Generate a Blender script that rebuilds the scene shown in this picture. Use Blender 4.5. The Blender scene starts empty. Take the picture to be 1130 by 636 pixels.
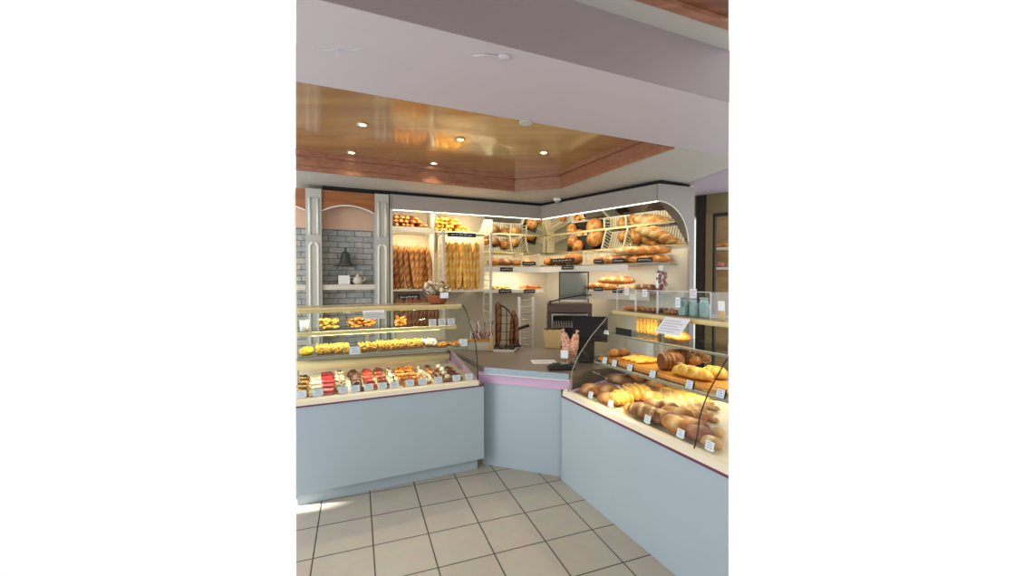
import bpy, bmesh, math, random
from mathutils import Vector, Matrix, Euler, noise
R = math.radians
rnd = random.Random(7)
C = bpy.context.scene.collection

# ------------------------------------------------------------------ camera (image 1130 x 636)
F, PIT, H = 455.0, R(1.114), 1.6
cd = bpy.data.cameras.new('camera'); cam = bpy.data.objects.new('camera', cd); C.objects.link(cam)
cam.location = (0, 0, H); cam.rotation_euler = (R(90) - PIT, 0, 0)
cd.sensor_fit = 'HORIZONTAL'; cd.sensor_width = 36; cd.lens = 36 * F / 1130; cd.clip_start = .02
bpy.context.scene.camera = cam

def ray(x, y):
    a = (x - 565) / F; b = -(y - 318) / F
    return (a, math.cos(PIT) + b * math.sin(PIT), -math.sin(PIT) + b * math.cos(PIT))
def pz(x, y, z):
    d = ray(x, y); k = (z - H) / d[2]; return (d[0] * k, d[1] * k, z)
def pY(x, y, Y):
    d = ray(x, y); k = Y / d[1]; return (d[0] * k, Y, H + d[2] * k)

class Fr:                                   # a plan frame: s along a piece of furniture, t towards its back
    def __init__(s, o, a):
        s.o = o; s.a = a; s.u = (math.cos(a), math.sin(a)); s.n = (-math.sin(a), math.cos(a))
    def w(s, S, T, z=0): return (s.o[0] + S * s.u[0] + T * s.n[0], s.o[1] + S * s.u[1] + T * s.n[1], z)
    def loc(s, p):
        dx, dy = p[0] - s.o[0], p[1] - s.o[1]
        return (dx * s.u[0] + dy * s.u[1], dx * s.n[0] + dy * s.n[1], p[2])
    def tz(s, x, y, z): return s.loc(pz(x, y, z))
    def sz(s, x, y, t):
        d = ray(x, y); c = s.w(0, t)
        k = (c[0] * s.n[0] + c[1] * s.n[1]) / (d[0] * s.n[0] + d[1] * s.n[1])
        l = s.loc((d[0] * k, d[1] * k, 0)); return (l[0], H + d[2] * k)

# ------------------------------------------------------------------ mesh building
class MB:
    def __init__(s): s.v = []; s.f = []; s.c = []
    def add(s, vs, fs, c=0.0):
        n = len(s.v); s.v += [tuple(v) for v in vs]; s.f += [tuple(i + n for i in f) for f in fs]
        s.c += list(c) if isinstance(c, (list, tuple)) else [c] * len(vs); return s
    def box(s, x0, y0, z0, x1, y1, z1, m=None):
        vs = [(x, y, z) for z in (z0, z1) for y in (y0, y1) for x in (x0, x1)]
        if m: vs = [m @ Vector(v) for v in vs]
        return s.add(vs, [(0, 2, 3, 1), (4, 5, 7, 6), (0, 1, 5, 4), (2, 6, 7, 3), (0, 4, 6, 2), (1, 3, 7, 5)])
    def prism(s, poly, axis, a, b, m=None):
        def P(p, h): return {'x': (h, p[0], p[1]), 'y': (p[0], h, p[1]), 'z': (p[0], p[1], h)}[axis]
        n = len(poly); vs = [P(p, a) for p in poly] + [P(p, b) for p in poly]
        if m: vs = [m @ Vector(v) for v in vs]
        return s.add(vs, [tuple(range(n - 1, -1, -1)), tuple(range(n, 2 * n))] + [(i, (i + 1) % n, n + (i + 1) % n, n + i) for i in range(n)])
    def tube(s, pts, r, n=6, closed=False, c=0.0):
        pts = [Vector(p) for p in pts]; k = len(pts); vs = []; fs = []; ref = None
        for i, p in enumerate(pts):
            d = (pts[(i + 1) % k] - pts[i - 1]) if closed else (pts[min(i + 1, k - 1)] - pts[max(i - 1, 0)])
            d.normalize()
            if ref is None: ref = Vector((0, 0, 1)) if abs(d.z) < .9 else Vector((1, 0, 0))
            x = d.cross(ref).normalized(); y = d.cross(x).normalized(); ref = -y if False else ref
            rr = r[i] if isinstance(r, (list, tuple)) else r
            for j in range(n):
                a = 2 * math.pi * j / n; vs.append(p + x * math.cos(a) * rr + y * math.sin(a) * rr)
        for i in range(k if closed else k - 1):
            for j in range(n):
                a, b = i * n, ((i + 1) % k) * n
                fs.append((a + j, a + (j + 1) % n, b + (j + 1) % n, b + j))
        if not closed: fs += [tuple(range(n - 1, -1, -1)), tuple(range((k - 1) * n, k * n))]
        return s.add(vs, fs, c)
    def bar(s, p, q, r, n=8): return s.tube([p, q], r, n)
    def lathe(s, prof, n=16, o=(0, 0, 0), sx=1, sy=1, c=0.0):
        vs = []; fs = []; m = len(prof)
        for r, z in prof:
            for j in range(n):
                a = 2 * math.pi * j / n; vs.append((o[0] + r * sx * math.cos(a), o[1] + r * sy * math.sin(a), o[2] + z))
        for i in range(m - 1):
            for j in range(n): fs.append((i * n + j, i * n + (j + 1) % n, (i + 1) * n + (j + 1) % n, (i + 1) * n + j))
        fs += [tuple(range(n - 1, -1, -1)), tuple(range((m - 1) * n, m * n))]
        return s.add(vs, fs, c)
    def ball(s, o, rx, ry=None, rz=None, n=8, c=0.0):
        ry = ry or rx; rz = rz or rx
        pr = [(max(math.sin(math.pi * i / n), .01), -math.cos(math.pi * i / n)) for i in range(n + 1)]
        vs0 = len(s.v); s.lathe([(r, z) for r, z in pr], n + 2, (0, 0, 0), c=c)
        s.v[vs0:] = [(o[0] + x * rx, o[1] + y * ry, o[2] + z * rz) for x, y, z in s.v[vs0:]]; return s
    def mesh(s, name, bev=0.0, smooth=False):
        me = bpy.data.meshes.new(name); me.from_pydata(s.v, [], s.f)
        at = me.attributes.new('sc', 'FLOAT', 'POINT'); at.data.foreach_set('value', [float(x) for x in s.c])
        bm = bmesh.new(); bm.from_mesh(me); bmesh.ops.recalc_face_normals(bm, faces=bm.faces)
        if bev: bmesh.ops.bevel(bm, geom=[e for e in bm.edges], offset=bev, segments=2, affect='EDGES', profile=.5)
        for f in bm.faces: f.smooth = bool(smooth)
        bm.to_mesh(me); bm.free(); me.update(); return me
    def obj(s, name, mat, parent=None, loc=(0, 0, 0), rz=0, bev=0.0, smooth=False, rot=None):
        return obj(name, s.mesh(name, bev, smooth), mat, parent, loc, rz, rot)

def obj(name, me, mat, parent=None, loc=(0, 0, 0), rz=0, rot=None):
    o = bpy.data.objects.new(name, me); C.objects.link(o)
    if mat and not me.materials: me.materials.append(mat)
    o.parent = parent; o.location = loc; o.rotation_euler = rot or (0, 0, rz); return o
def tag(o, label, cat, group=None):
    o['label'] = label; o['category'] = cat
    if group: o['group'] = group
    return o
def struct(o): o['kind'] = 'structure'; return o
def thing(name, label, cat, loc=(0, 0, 0), rz=0, group=None, rot=None):
    o = bpy.data.objects.new(name, None); C.objects.link(o); o.empty_display_size = .05
    o.location = loc; o.rotation_euler = rot or (0, 0, rz); return tag(o, label, cat, group)
def dup(src, label, loc, rz=0, group=None, rot=None):
    o = src.copy(); C.objects.link(o); o.location = loc; o.rotation_euler = rot or (0, 0, rz); o['label'] = label
    if group: o['group'] = group
    for ch in list(src.children):
        c = ch.copy(); C.objects.link(c); c.parent = o
        for g in ch.children:
            d = g.copy(); C.objects.link(d); d.parent = c
    return o
ORD = ['first', 'second', 'third', 'fourth', 'fifth', 'sixth', 'seventh', 'eighth', 'ninth', 'tenth', 'eleventh', 'twelfth', 'thirteenth', 'fourteenth', 'fifteenth', 'sixteenth', 'seventeenth', 'eighteenth', 'nineteenth', 'twentieth']

# ------------------------------------------------------------------ materials
def nt(name):
    m = bpy.data.materials.new(name); m.use_nodes = True; t = m.node_tree
    return m, t, t.nodes['Principled BSDF'], lambda k, **kw: mk(t, k, kw)
def mk(t, k, kw):
    n = t.nodes.new(k)
    for a, v in kw.items(): setattr(n, a, v)
    return n
def rgb(r, g, b):                            # sRGB 0..255 -> linear
    f = lambda c: (c / 255 / 12.92) if c <= 10 else ((c / 255 + .055) / 1.055) ** 2.4
    return (f(r), f(g), f(b), 1)
def dark(c, k): return (c[0] * k, c[1] * k, c[2] * k, 1)
def paint(name, col, rough=.55, var=.08, scale=6, metal=0, bump=0, spec=.4, emit=0):
    m, t, b, N = nt(name)
    tc = N('ShaderNodeTexCoord'); n = N('ShaderNodeTexNoise'); n.inputs['Scale'].default_value = scale; n.inputs['Detail'].default_value = 5
    t.links.new(tc.outputs['Object'], n.inputs['Vector'])
    r = N('ShaderNodeMix', data_type='RGBA'); r.inputs[6].default_value = dark(col, 1 - var); r.inputs[7].default_value = dark(col, 1 + var)
    t.links.new(n.outputs['Fac'], r.inputs[0]); t.links.new(r.outputs[2], b.inputs['Base Color'])
    b.inputs['Roughness'].default_value = rough; b.inputs['Metallic'].default_value = metal; b.inputs['Specular IOR Level'].default_value = spec
    if bump:
        bp = N('ShaderNodeBump'); bp.inputs['Strength'].default_value = bump; bp.inputs['Distance'].default_value = .01
        t.links.new(n.outputs['Fac'], bp.inputs['Height']); t.links.new(bp.outputs[0], b.inputs['Normal'])
    if emit:
        t.links.new(r.outputs[2], b.inputs['Emission Color']); b.inputs['Emission Strength'].default_value = emit
    return m
def bread(name, dk, lt, flour, scale=14, rough=.55):
    m, t, b, N = nt(name)
    tc = N('ShaderNodeTexCoord'); oi = N('ShaderNodeObjectInfo')
    ad = N('ShaderNodeVectorMath', operation='ADD'); t.links.new(tc.outputs['Object'], ad.inputs[0]); t.links.new(oi.outputs['Random'], ad.inputs[1])
    n = N('ShaderNodeTexNoise'); n.inputs['Scale'].default_value = scale; n.inputs['Detail'].default_value = 6; n.inputs['Roughness'].default_value = .65
    t.links.new(ad.outputs[0], n.inputs['Vector'])
    cr = N('ShaderNodeValToRGB'); cr.color_ramp.elements[0].position = .36; cr.color_ramp.elements[0].color = dk
    cr.color_ramp.elements[1].position = .64; cr.color_ramp.elements[1].color = lt
    t.links.new(n.outputs['Fac'], cr.inputs[0])
    a = N('ShaderNodeAttribute', attribute_name='sc')
    mx = N('ShaderNodeMix', data_type='RGBA'); mx.inputs[7].default_value = flour
    t.links.new(a.outputs['Fac'], mx.inputs[0]); t.links.new(cr.outputs[0], mx.inputs[6])
    hv = N('ShaderNodeHueSaturation'); mr = N('ShaderNodeMapRange'); mr.inputs[3].default_value = .8; mr.inputs[4].default_value = 1.15
    t.links.new(oi.outputs['Random'], mr.inputs[0]); t.links.new(mr.outputs[0], hv.inputs['Value']); t.links.new(mx.outputs[2], hv.inputs['Color'])
    t.links.new(hv.outputs[0], b.inputs['Base Color']); b.inputs['Roughness'].default_value = rough
    bp = N('ShaderNodeBump'); bp.inputs['Strength'].default_value = .35; bp.inputs['Distance'].default_value = .004
    n2 = N('ShaderNodeTexNoise'); n2.inputs['Scale'].default_value = 90; t.links.new(tc.outputs['Object'], n2.inputs['Vector'])
    t.links.new(n2.outputs['Fac'], bp.inputs['Height']); t.links.new(bp.outputs[0], b.inputs['Normal'])
    return m
def glass(name, tint=(.94, .97, .95, 1), refl=.55):
    m, t, b, N = nt(name); t.nodes.remove(b)
    tr = N('ShaderNodeBsdfTransparent'); tr.inputs[0].default_value = tint
    gl = N('ShaderNodeBsdfGlossy'); gl.inputs['Roughness'].default_value = .02
    fr = N('ShaderNodeFresnel'); fr.inputs[0].default_value = 1.45
    nz = N('ShaderNodeTexNoise'); nz.inputs['Scale'].default_value = 3
    mu = N('ShaderNodeMath', operation='MULTIPLY'); mu.inputs[1].default_value = refl
    ms = N('ShaderNodeMixShader'); t.links.new(fr.outputs[0], mu.inputs[0]); t.links.new(mu.outputs[0], ms.inputs[0])
    t.links.new(tr.outputs[0], ms.inputs[1]); t.links.new(gl.outputs[0], ms.inputs[2]); t.links.new(ms.outputs[0], t.nodes['Material Output'].inputs[0])
    return m
def emis(name, col, s):
    m, t, b, N = nt(name); b.inputs['Base Color'].default_value = col; b.inputs['Emission Color'].default_value = col; b.inputs['Emission Strength'].default_value = s
    return m

def tile_mat():
    m, t, b, N = nt('floor tiles')
    g = N('ShaderNodeNewGeometry'); mp = N('ShaderNodeMapping', vector_type='TEXTURE')
    mp.inputs['Location'].default_value = (-1.0264, 2.0285, 0); mp.inputs['Rotation'].default_value = (0, 0, R(20.727))
    t.links.new(g.outputs['Position'], mp.inputs[0])
    br = N('ShaderNodeTexBrick', offset=0, squash=1); br.inputs['Scale'].default_value = 1
    br.inputs['Mortar Size'].default_value = .0042; br.inputs['Brick Width'].default_value = .3292; br.inputs['Row Height'].default_value = .3292
    br.inputs['Color1'].default_value = rgb(191, 184, 170); br.inputs['Color2'].default_value = rgb(186, 178, 164); br.inputs['Mortar'].default_value = rgb(66, 60, 54)
    br.inputs['Mortar Smooth'].default_value = .1
    t.links.new(mp.outputs[0], br.inputs['Vector'])
    n = N('ShaderNodeTexNoise'); n.inputs['Scale'].default_value = 9; n.inputs['Detail'].default_value = 8; t.links.new(g.outputs['Position'], n.inputs['Vector'])
    mx = N('ShaderNodeMix', data_type='RGBA', blend_type='MULTIPLY'); mx.inputs[0].default_value = .25
    t.links.new(br.outputs[0], mx.inputs[6]); t.links.new(n.outputs['Color'], mx.inputs[7])
    hs = N('ShaderNodeMix', data_type='RGBA', blend_type='MULTIPLY'); hs.inputs[0].default_value = 1
    t.links.new(mx.outputs[2], b.inputs['Base Color']); b.inputs['Roughness'].default_value = .38
    bp = N('ShaderNodeBump'); bp.inputs['Strength'].default_value = .4; bp.inputs['Distance'].default_value = .003; bp.invert = True
    t.links.new(br.outputs['Fac'], bp.inputs['Height']); t.links.new(bp.outputs[0], b.inputs['Normal'])
    return m
def brick_mat():
    m, t, b, N = nt('blue grey stone bricks')
    tc = N('ShaderNodeTexCoord'); mp = N('ShaderNodeMapping'); mp.inputs['Rotation'].default_value = (R(90), 0, 0)
    t.links.new(tc.outputs['Object'], mp.inputs[0])
    br = N('ShaderNodeTexBrick'); br.inputs['Scale'].default_value = 1; br.inputs['Brick Width'].default_value = .19; br.inputs['Row Height'].default_value = .066
    br.inputs['Mortar Size'].default_value = .005; br.inputs['Color1'].default_value = rgb(150, 158, 160); br.inputs['Color2'].default_value = rgb(184, 180, 170); br.inputs['Mortar'].default_value = rgb(112, 112, 112)
    t.links.new(mp.outputs[0], br.inputs['Vector'])
    n = N('ShaderNodeTexNoise'); n.inputs['Scale'].default_value = 22; n.inputs['Detail'].default_value = 6; t.links.new(tc.outputs['Object'], n.inputs['Vector'])
    mx = N('ShaderNodeMix', data_type='RGBA', blend_type='OVERLAY'); mx.inputs[0].default_value = .5
    t.links.new(br.outputs[0], mx.inputs[6]); t.links.new(n.outputs['Fac'], mx.inputs[7]); t.links.new(mx.outputs[2], b.inputs['Base Color'])
    bp = N('ShaderNodeBump'); bp.inputs['Strength'].default_value = .6; bp.inputs['Distance'].default_value = .01
    t.links.new(n.outputs['Fac'], bp.inputs['Height']); t.links.new(bp.outputs[0], b.inputs['Normal']); b.inputs['Roughness'].default_value = .8
    return m
def wood_mat(name, c1, c2, rough=.25, ang=0, scale=1.0, coat=0.0, band=3.0):
    m, t, b, N = nt(name)
    tc = N('ShaderNodeTexCoord'); mp = N('ShaderNodeMapping'); mp.inputs['Rotation'].default_value = (0, 0, ang); mp.inputs['Scale'].default_value = (scale * 1.2, scale * 9, scale * 9)
    t.links.new(tc.outputs['Object'], mp.inputs[0])
    n = N('ShaderNodeTexNoise'); n.inputs['Scale'].default_value = band; n.inputs['Detail'].default_value = 8; n.inputs['Distortion'].default_value = .6
    t.links.new(mp.outputs[0], n.inputs['Vector'])
    cr = N('ShaderNodeValToRGB'); cr.color_ramp.elements[0].position = .3; cr.color_ramp.elements[0].color = c1; cr.color_ramp.elements[1].position = .7; cr.color_ramp.elements[1].color = c2
    t.links.new(n.outputs['Fac'], cr.inputs[0]); t.links.new(cr.outputs[0], b.inputs['Base Color'])
    b.inputs['Roughness'].default_value = rough; b.inputs['Coat Weight'].default_value = coat; b.inputs['Coat Roughness'].default_value = .08
    return m
def speckle_mat(name, a, b_, c):
    m, t, b, N = nt(name)
    tc = N('ShaderNodeTexCoord'); v = N('ShaderNodeTexNoise'); v.inputs['Scale'].default_value = 160; v.inputs['Detail'].default_value = 3
    t.links.new(tc.outputs['Object'], v.inputs['Vector'])
    cr = N('ShaderNodeValToRGB'); e = cr.color_ramp.elements; e[0].position = .38; e[0].color = a; e[1].position = .66; e[1].color = c
    x = e.new(.5); x.color = b_
    t.links.new(v.outputs['Fac'], cr.inputs[0]); t.links.new(cr.outputs[0], b.inputs['Base Color']); b.inputs['Roughness'].default_value = .35
    return m

M = {}
M['tile'] = tile_mat(); M['brick'] = brick_mat()
M['lilac'] = paint('lilac ceiling paint', rgb(192, 184, 190), .6, .02)
M['mauve'] = paint('beam face shade tone', rgb(156, 144, 147), .6, .03)  # darker than the lilac underside: shade of the front face as colour
M['margin'] = paint('warm grey ceiling paint', rgb(184, 181, 174), .6, .02)
M['lilacwall'] = paint('lilac wall paint', rgb(172, 160, 174), .6, .02)
M['ceilwood'] = wood_mat('varnished ceiling wood', rgb(150, 110, 66), rgb(182, 140, 88), .16, R(114), .35, .6, 1.6)
M['redwood'] = wood_mat('reddish wood moulding', rgb(140, 94, 70), rgb(166, 118, 92), .35, R(24), 1)
M['darkwood'] = wood_mat('dark red ceiling wood', rgb(100, 58, 36), rgb(132, 82, 54), .4, R(24), 1)
M['archwood'] = wood_mat('orange brown wood', rgb(140, 84, 44), rgb(172, 110, 62), .25, 0, 1, .4)
M['front'] = paint('blue grey laminate', rgb(168, 184, 194), .45, .03, 3)
M['plum'] = paint('plum trim', rgb(110, 60, 90), .4, .05)
M['cream'] = paint('cream enamel profile', rgb(236, 226, 200), .3, .03)
M['lilaclam'] = paint('lilac laminate', rgb(205, 172, 204), .4, .03)
M['granite'] = speckle_mat('grey speckled worktop', rgb(98, 88, 78), rgb(126, 114, 102), rgb(152, 140, 128))
M['edge'] = speckle_mat('pale blue worktop edge', rgb(120, 140, 156), rgb(152, 172, 188), rgb(180, 198, 210))
M['white'] = paint('white enamel', rgb(236, 234, 228), .4, .02)
M['offwhite'] = paint('off white laminate', rgb(214, 208, 192), .4, .03)
M['beige'] = paint('beige wall', rgb(222, 211, 186), .6, .04)
M['fascia'] = paint('grey fascia', rgb(160, 155, 150), .5, .02)
M['pil'] = paint('grey pilaster paint', rgb(186, 186, 178), .5, .02)
M['mould'] = paint('white moulding', rgb(240, 238, 228), .45, .02)
M['pink'] = paint('pinkish plaster', rgb(214, 178, 152), .6, .03)
M['black'] = paint('black plastic', rgb(24, 24, 27), .4, .1)
M['blacklbl'] = paint('black slate label', rgb(34, 34, 38), .5, .1)
M['chalk'] = paint('pale chalk', rgb(190, 190, 190), .7, .05)
M['card'] = paint('white card', rgb(240, 244, 250), .6, .01)
M['ink'] = paint('blue ink', rgb(166, 186, 224), .7, .05)
M['greyink'] = paint('grey ink', rgb(196, 198, 206), .7, .05)
M['steel'] = paint('brushed steel', rgb(190, 190, 180), .3, .05, 40, 1)
M['gold'] = paint('gold edge trim', rgb(222, 204, 150), .3, .06, 20, .35)
M['goldtop'] = paint('beige case top', rgb(176, 156, 112), .25, .1, 8)
M['shelfgrey'] = paint('grey shelf', rgb(150, 148, 134), .3, .05)
M['glass'] = glass('clear glass', refl=.36); M['shelfglass'] = glass('greenish shelf glass', (.88, .93, .89, 1), .8); M['greyglass'] = glass('grey guard glass', (.86, .88, .88, 1), 1.2)
M['acrylic'] = glass('clear acrylic', (.97, .98, .98, 1), .3); M['cello'] = glass('cellophane', (.95, .96, .98, 1), 1.6)
M['teal'] = paint('pale teal reflection', rgb(160, 196, 194), .3, .2, 14)  # colour that stands for reflections in the widest bin
M['olive'] = paint('olive brown paint', rgb(120, 108, 76), .5, .05)
M['darkdoor'] = paint('dark brown door', rgb(40, 33, 28), .8, .1)
M['brownmach'] = paint('brown machine enamel', rgb(92, 74, 66), .4, .05)
M['board'] = wood_mat('honey wooden board', rgb(196, 124, 48), rgb(228, 160, 78), .4, 0, 1.5)
M['tan'] = paint('tan paper', rgb(214, 184, 128), .7, .05)
M['wicker'] = paint('wicker', rgb(164, 98, 62), .6, .25, 60, 0, .4)
M['wire'] = paint('cream wire', rgb(220, 212, 188), .4, .03)
M['blackwire'] = paint('black wire', rgb(30, 26, 24), .4, .05)
M['darkglass'] = paint('dark screen', rgb(18, 20, 24), .08, .05, spec=.6)
M['bell'] = paint('dark green bronze', rgb(82, 84, 78), .45, .2, 12, .5)
M['shade'] = paint('painted gap shade', rgb(20, 19, 20), .8, .05)  # near-black colour standing for the shade in the gap
m, t, b, N = nt('mirror'); b.inputs['Base Color'].default_value = (.82, .82, .78, 1); b.inputs['Metallic'].default_value = 1; b.inputs['Roughness'].default_value = .03; M['mirror'] = m
M['bag_dk'] = bread('dark baguette crust', rgb(120, 62, 24), rgb(190, 114, 48), rgb(232, 180, 112))
M['bag_vd'] = bread('very dark baguette crust', rgb(88, 46, 24), rgb(146, 86, 46), rgb(180, 120, 70))
M['bag_br'] = bread('brown baguette crust', rgb(152, 84, 28), rgb(214, 140, 56), rgb(240, 196, 120))
M['bag_yl'] = bread('golden baguette crust', rgb(204, 132, 34), rgb(248, 192, 74), rgb(252, 226, 146))
M['loaf'] = bread('golden loaf crust', rgb(160, 90, 32), rgb(220, 148, 66), rgb(248, 214, 150))
M['loaf_dk'] = bread('dark loaf crust', rgb(98, 52, 24), rgb(160, 98, 48), rgb(226, 186, 130))
M['loaf_pl'] = bread('floured pale crust', rgb(190, 136, 76), rgb(222, 184, 124), rgb(244, 226, 190))
M['loaf_yl'] = bread('egg washed brioche crust', rgb(214, 142, 34), rgb(246, 196, 84), rgb(252, 226, 140))
M['sliceddk'] = bread('dark rye crumb', rgb(120, 70, 50), rgb(150, 94, 70), rgb(190, 140, 100))
M['bulb'] = emis('lamp lens', (1, .86, .6, 1), 12)
M['strip'] = emis('shelf light strip', (1, .93, .78, 1), 2.2)

# ------------------------------------------------------------------ frames of the furniture
a_ = pz(326.8, 547.3, .1); b_ = pz(533.3, 506.3, .1)
L = Fr(a_, math.atan2(b_[1] - a_[1], b_[0] - a_[0]))                       # left display case
c0 = pz(534.9, 512.4, 0); c1 = pz(618.6, 526.3, 0)
K = Fr(c0, math.atan2(c1[1] - c0[1], c1[0] - c0[0]))                       # corner counter
r0 = pz(619.2, 529.4, 0); r1 = pz(746.5, 636, 0)
D = Fr(r0, math.atan2(r1[1] - r0[1], r1[0] - r0[0]))                       # right display case
ZT = 2.607
q0 = pY(430.3, 214.3, 4.85); q1 = pz(596.8, 227.5, ZT); q2 = pz(725.9, 202.8, ZT)
SL = Fr(q0, math.atan2(q1[1] - q0[1], q1[0] - q0[0])); SR = Fr(q1, math.atan2(q2[1] - q1[1], q2[0] - q1[0]))
LEN_L = SL.loc(q1)[0]; LEN_R = SR.loc(q2)[0]
MIT = math.tan((SL.a - SR.a) / 2)
def fobj(mb, Fm, name, mat, parent=None, **k): return mb.obj(name, mat, parent, (Fm.o[0], Fm.o[1], 0) if parent is None else (0, 0, 0), Fm.a if parent is None else 0, **k)
KR = (804 - 565) / F
PL_N = Vector((1, -KR * math.cos(PIT), KR * math.sin(PIT))).normalized()
KL = (326.9 - 565) / F
PL_L = Vector((-1, KL * math.cos(PIT), -KL * math.sin(PIT))).normalized()
def mitre(o, Fm, PL_N=PL_N):                            # oblique end of the right case and of what runs through it
    bpy.context.view_layer.update()
    mw = o.matrix_world; inv = mw.inverted()
    co = inv @ Vector((0, 0, H)); no = (mw.to_3x3().transposed() @ PL_N).normalized()
    bm = bmesh.new(); bm.from_mesh(o.data)
    bmesh.ops.bisect_plane(bm, geom=bm.verts[:] + bm.edges[:] + bm.faces[:], dist=1e-5, plane_co=co, plane_no=no, clear_outer=True)
    ed = [e for e in bm.edges if e.is_boundary]
    if ed and not o.name.startswith(('front_glass', 'walls')): bmesh.ops.holes_fill(bm, edges=ed, sides=0)
    bm.to_mesh(o.data); bm.free(); return o

# ------------------------------------------------------------------ room
def sheet(poly, name, mat, kind=True):
    mb = MB(); mb.add(poly, [tuple(range(len(poly)))]); o = mb.obj(name, mat)
    return struct(o) if kind else o
def slab(poly2, z0, z1, name, mat, parent=None):
    mb = MB(); mb.prism(poly2, 'z', z0, z1); o = mb.obj(name, mat, parent)
    return o if parent else struct(o)
P2 = lambda p: (p[0], p[1])
BK = 7.2
kl, kr = (326.7 - 565) / F, (804 - 565) / F
fl = pz(327, 636, 0); fr_ = pz(804, 636, 0)
struct(slab([(-1.25, -2), (1.25, -2), P2(fr_), (kr * (BK + .03), BK), (kl * (BK + .03), BK), P2(fl)], -.06, 0, 'floor', M['tile']))
# ceilings
ZC, ZR, ZH = 2.65, 2.83, 2.95
e4 = pz(744, 162.6, ZC); l4 = pz(327, 90, ZC); d4 = Vector((e4[0] - l4[0], e4[1] - l4[1])).normalized()
l1 = pz(351.4, 0, ZC); f1 = pz(803.7, 113.2, ZC); d1 = Vector((f1[0] - l1[0], f1[1] - l1[1])).normalized()
x4 = pz(804, 172.8, ZC); x1 = pz(804, 113.2, ZC)
def along(p, d, k): return (p[0] + d[0] * k, p[1] + d[1] * k)
bl = pz(327, 90, ZC); b1l = along(l1, d1, -.6)
beam = slab([b1l, P2(x1), P2(x4), P2(bl)], ZC, ZH, 'beam', M['lilac'])
# mauve sheet on the beam front: its shade put into the colour
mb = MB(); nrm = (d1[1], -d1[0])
mb.prism([b1l, P2(x1), along(x1, nrm, .004), along(b1l, nrm, .004)], 'z', ZC + .001, ZH); pf = mb.obj('face_shade', M['mauve'], beam)
for o in (beam, pf): mitre(o, None, PL_L)
l5a = pz(326.8, 187, ZC); l5b = pz(568, 211, ZC); ch = pz(620, 207, ZC)
bkr = (kr * (BK - .03), BK); bkl = (kl * (BK - .03), BK)
slab([P2(l5a), P2(l5b), P2(ch), P2(e4), P2(x4), bkr, bkl], ZC, ZC + .02, 'ceiling', M['margin'])
rec = slab([P2(bl), P2(e4), P2(ch), P2(l5b), P2(l5a)], ZR, ZR + .02, 'ceiling_recess', M['ceilwood'])
def upstand(p, q, z0, z1, off, name, mat, parent):
    d = Vector((q[0] - p[0], q[1] - p[1])).normalized(); n = (d[1], -d[0])
    mb = MB(); mb.prism([P2(p), P2(q), along(q, n, off), along(p, n, off)], 'z', z0, z1); return mb.obj(name, mat, parent)
tr = None
for i, (p, q) in enumerate([(l5a, l5b), (l5b, ch), (ch, e4)]):
    o = upstand(p, q, ZC - .004, ZR, .014, 'trim_%d' % (i + 1), M['redwood'], None); struct(o)
    upstand(p, q, ZR - .05, ZR, .055, 'cove', M['redwood'], o); upstand(p, q, ZC - .01, ZC + .03, .03, 'lip', M['redwood'], o)
hx = pz(804, 56.6, ZH); l3a = pz(707.8, 0, ZH); l3b = pz(804, 31.4, ZH); d3 = (l3b[0] - l3a[0], l3b[1] - l3a[1])
l3l = (l3a[0] - d3[0] * 4, l3a[1] - d3[1] * 4)
slab([b1l, P2(x1), P2(l3b), l3l], ZH, ZH + .02, 'ceiling_front_margin', M['margin'])
slab([l3l, P2(l3b), P2(pz(804, 0, ZH)), (1.25, -2), (-1.25, -2), (-1.25, l3l[1])], ZH + .012, ZH + .03, 'ceiling_front', M['darkwood'])
o = struct(upstand(l3l, l3b, ZH - .012, ZH + .012, .05, 'trim_4', M['redwood'], None)); mitre(o, None)
# back walls behind the wall units
TB = .50
def mcorner(t): return SL.w(LEN_L + t * MIT, t)
wl = SL.sz(326.9, 300, TB)[0]
mb = MB(); mb.prism([(wl, TB), (LEN_L + TB * MIT, TB), (LEN_L + (TB + .06) * MIT, TB + .06), (wl - .02, TB + .06)], 'z', 0, ZC)
struct(fobj(mb, SL, 'wall_left', M['beige']))
RW = 1.84
mb = MB(); mb.prism([(-TB * MIT, TB), (RW, TB), (RW, TB + .06), (-(TB + .06) * MIT, TB + .06)], 'z', 0, ZC)
struct(fobj(mb, SR, 'wall_back', M['beige']))

mb = MB(); mb.prism([(wl + .3, .04), (LEN_L + .04 * MIT, .04), (LEN_L + .06 * MIT, .06), (wl + .3, .06)], 'z', ZT, ZC); o = struct(fobj(mb, SL, 'trim_10', M['shade'])); mitre(o, None, PL_L)  # dark strip closing the gap, shade put in as colour
mb = MB(); mb.prism([(-.04 * MIT, .04), (LEN_R + .02, .04), (1.84, .46), (1.8, .46), (LEN_R, .06), (-.06 * MIT, .06)], 'z', ZT, ZC); struct(fobj(mb, SR, 'trim_11', M['shade']))  # same painted shade above the shorter shelf

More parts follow.
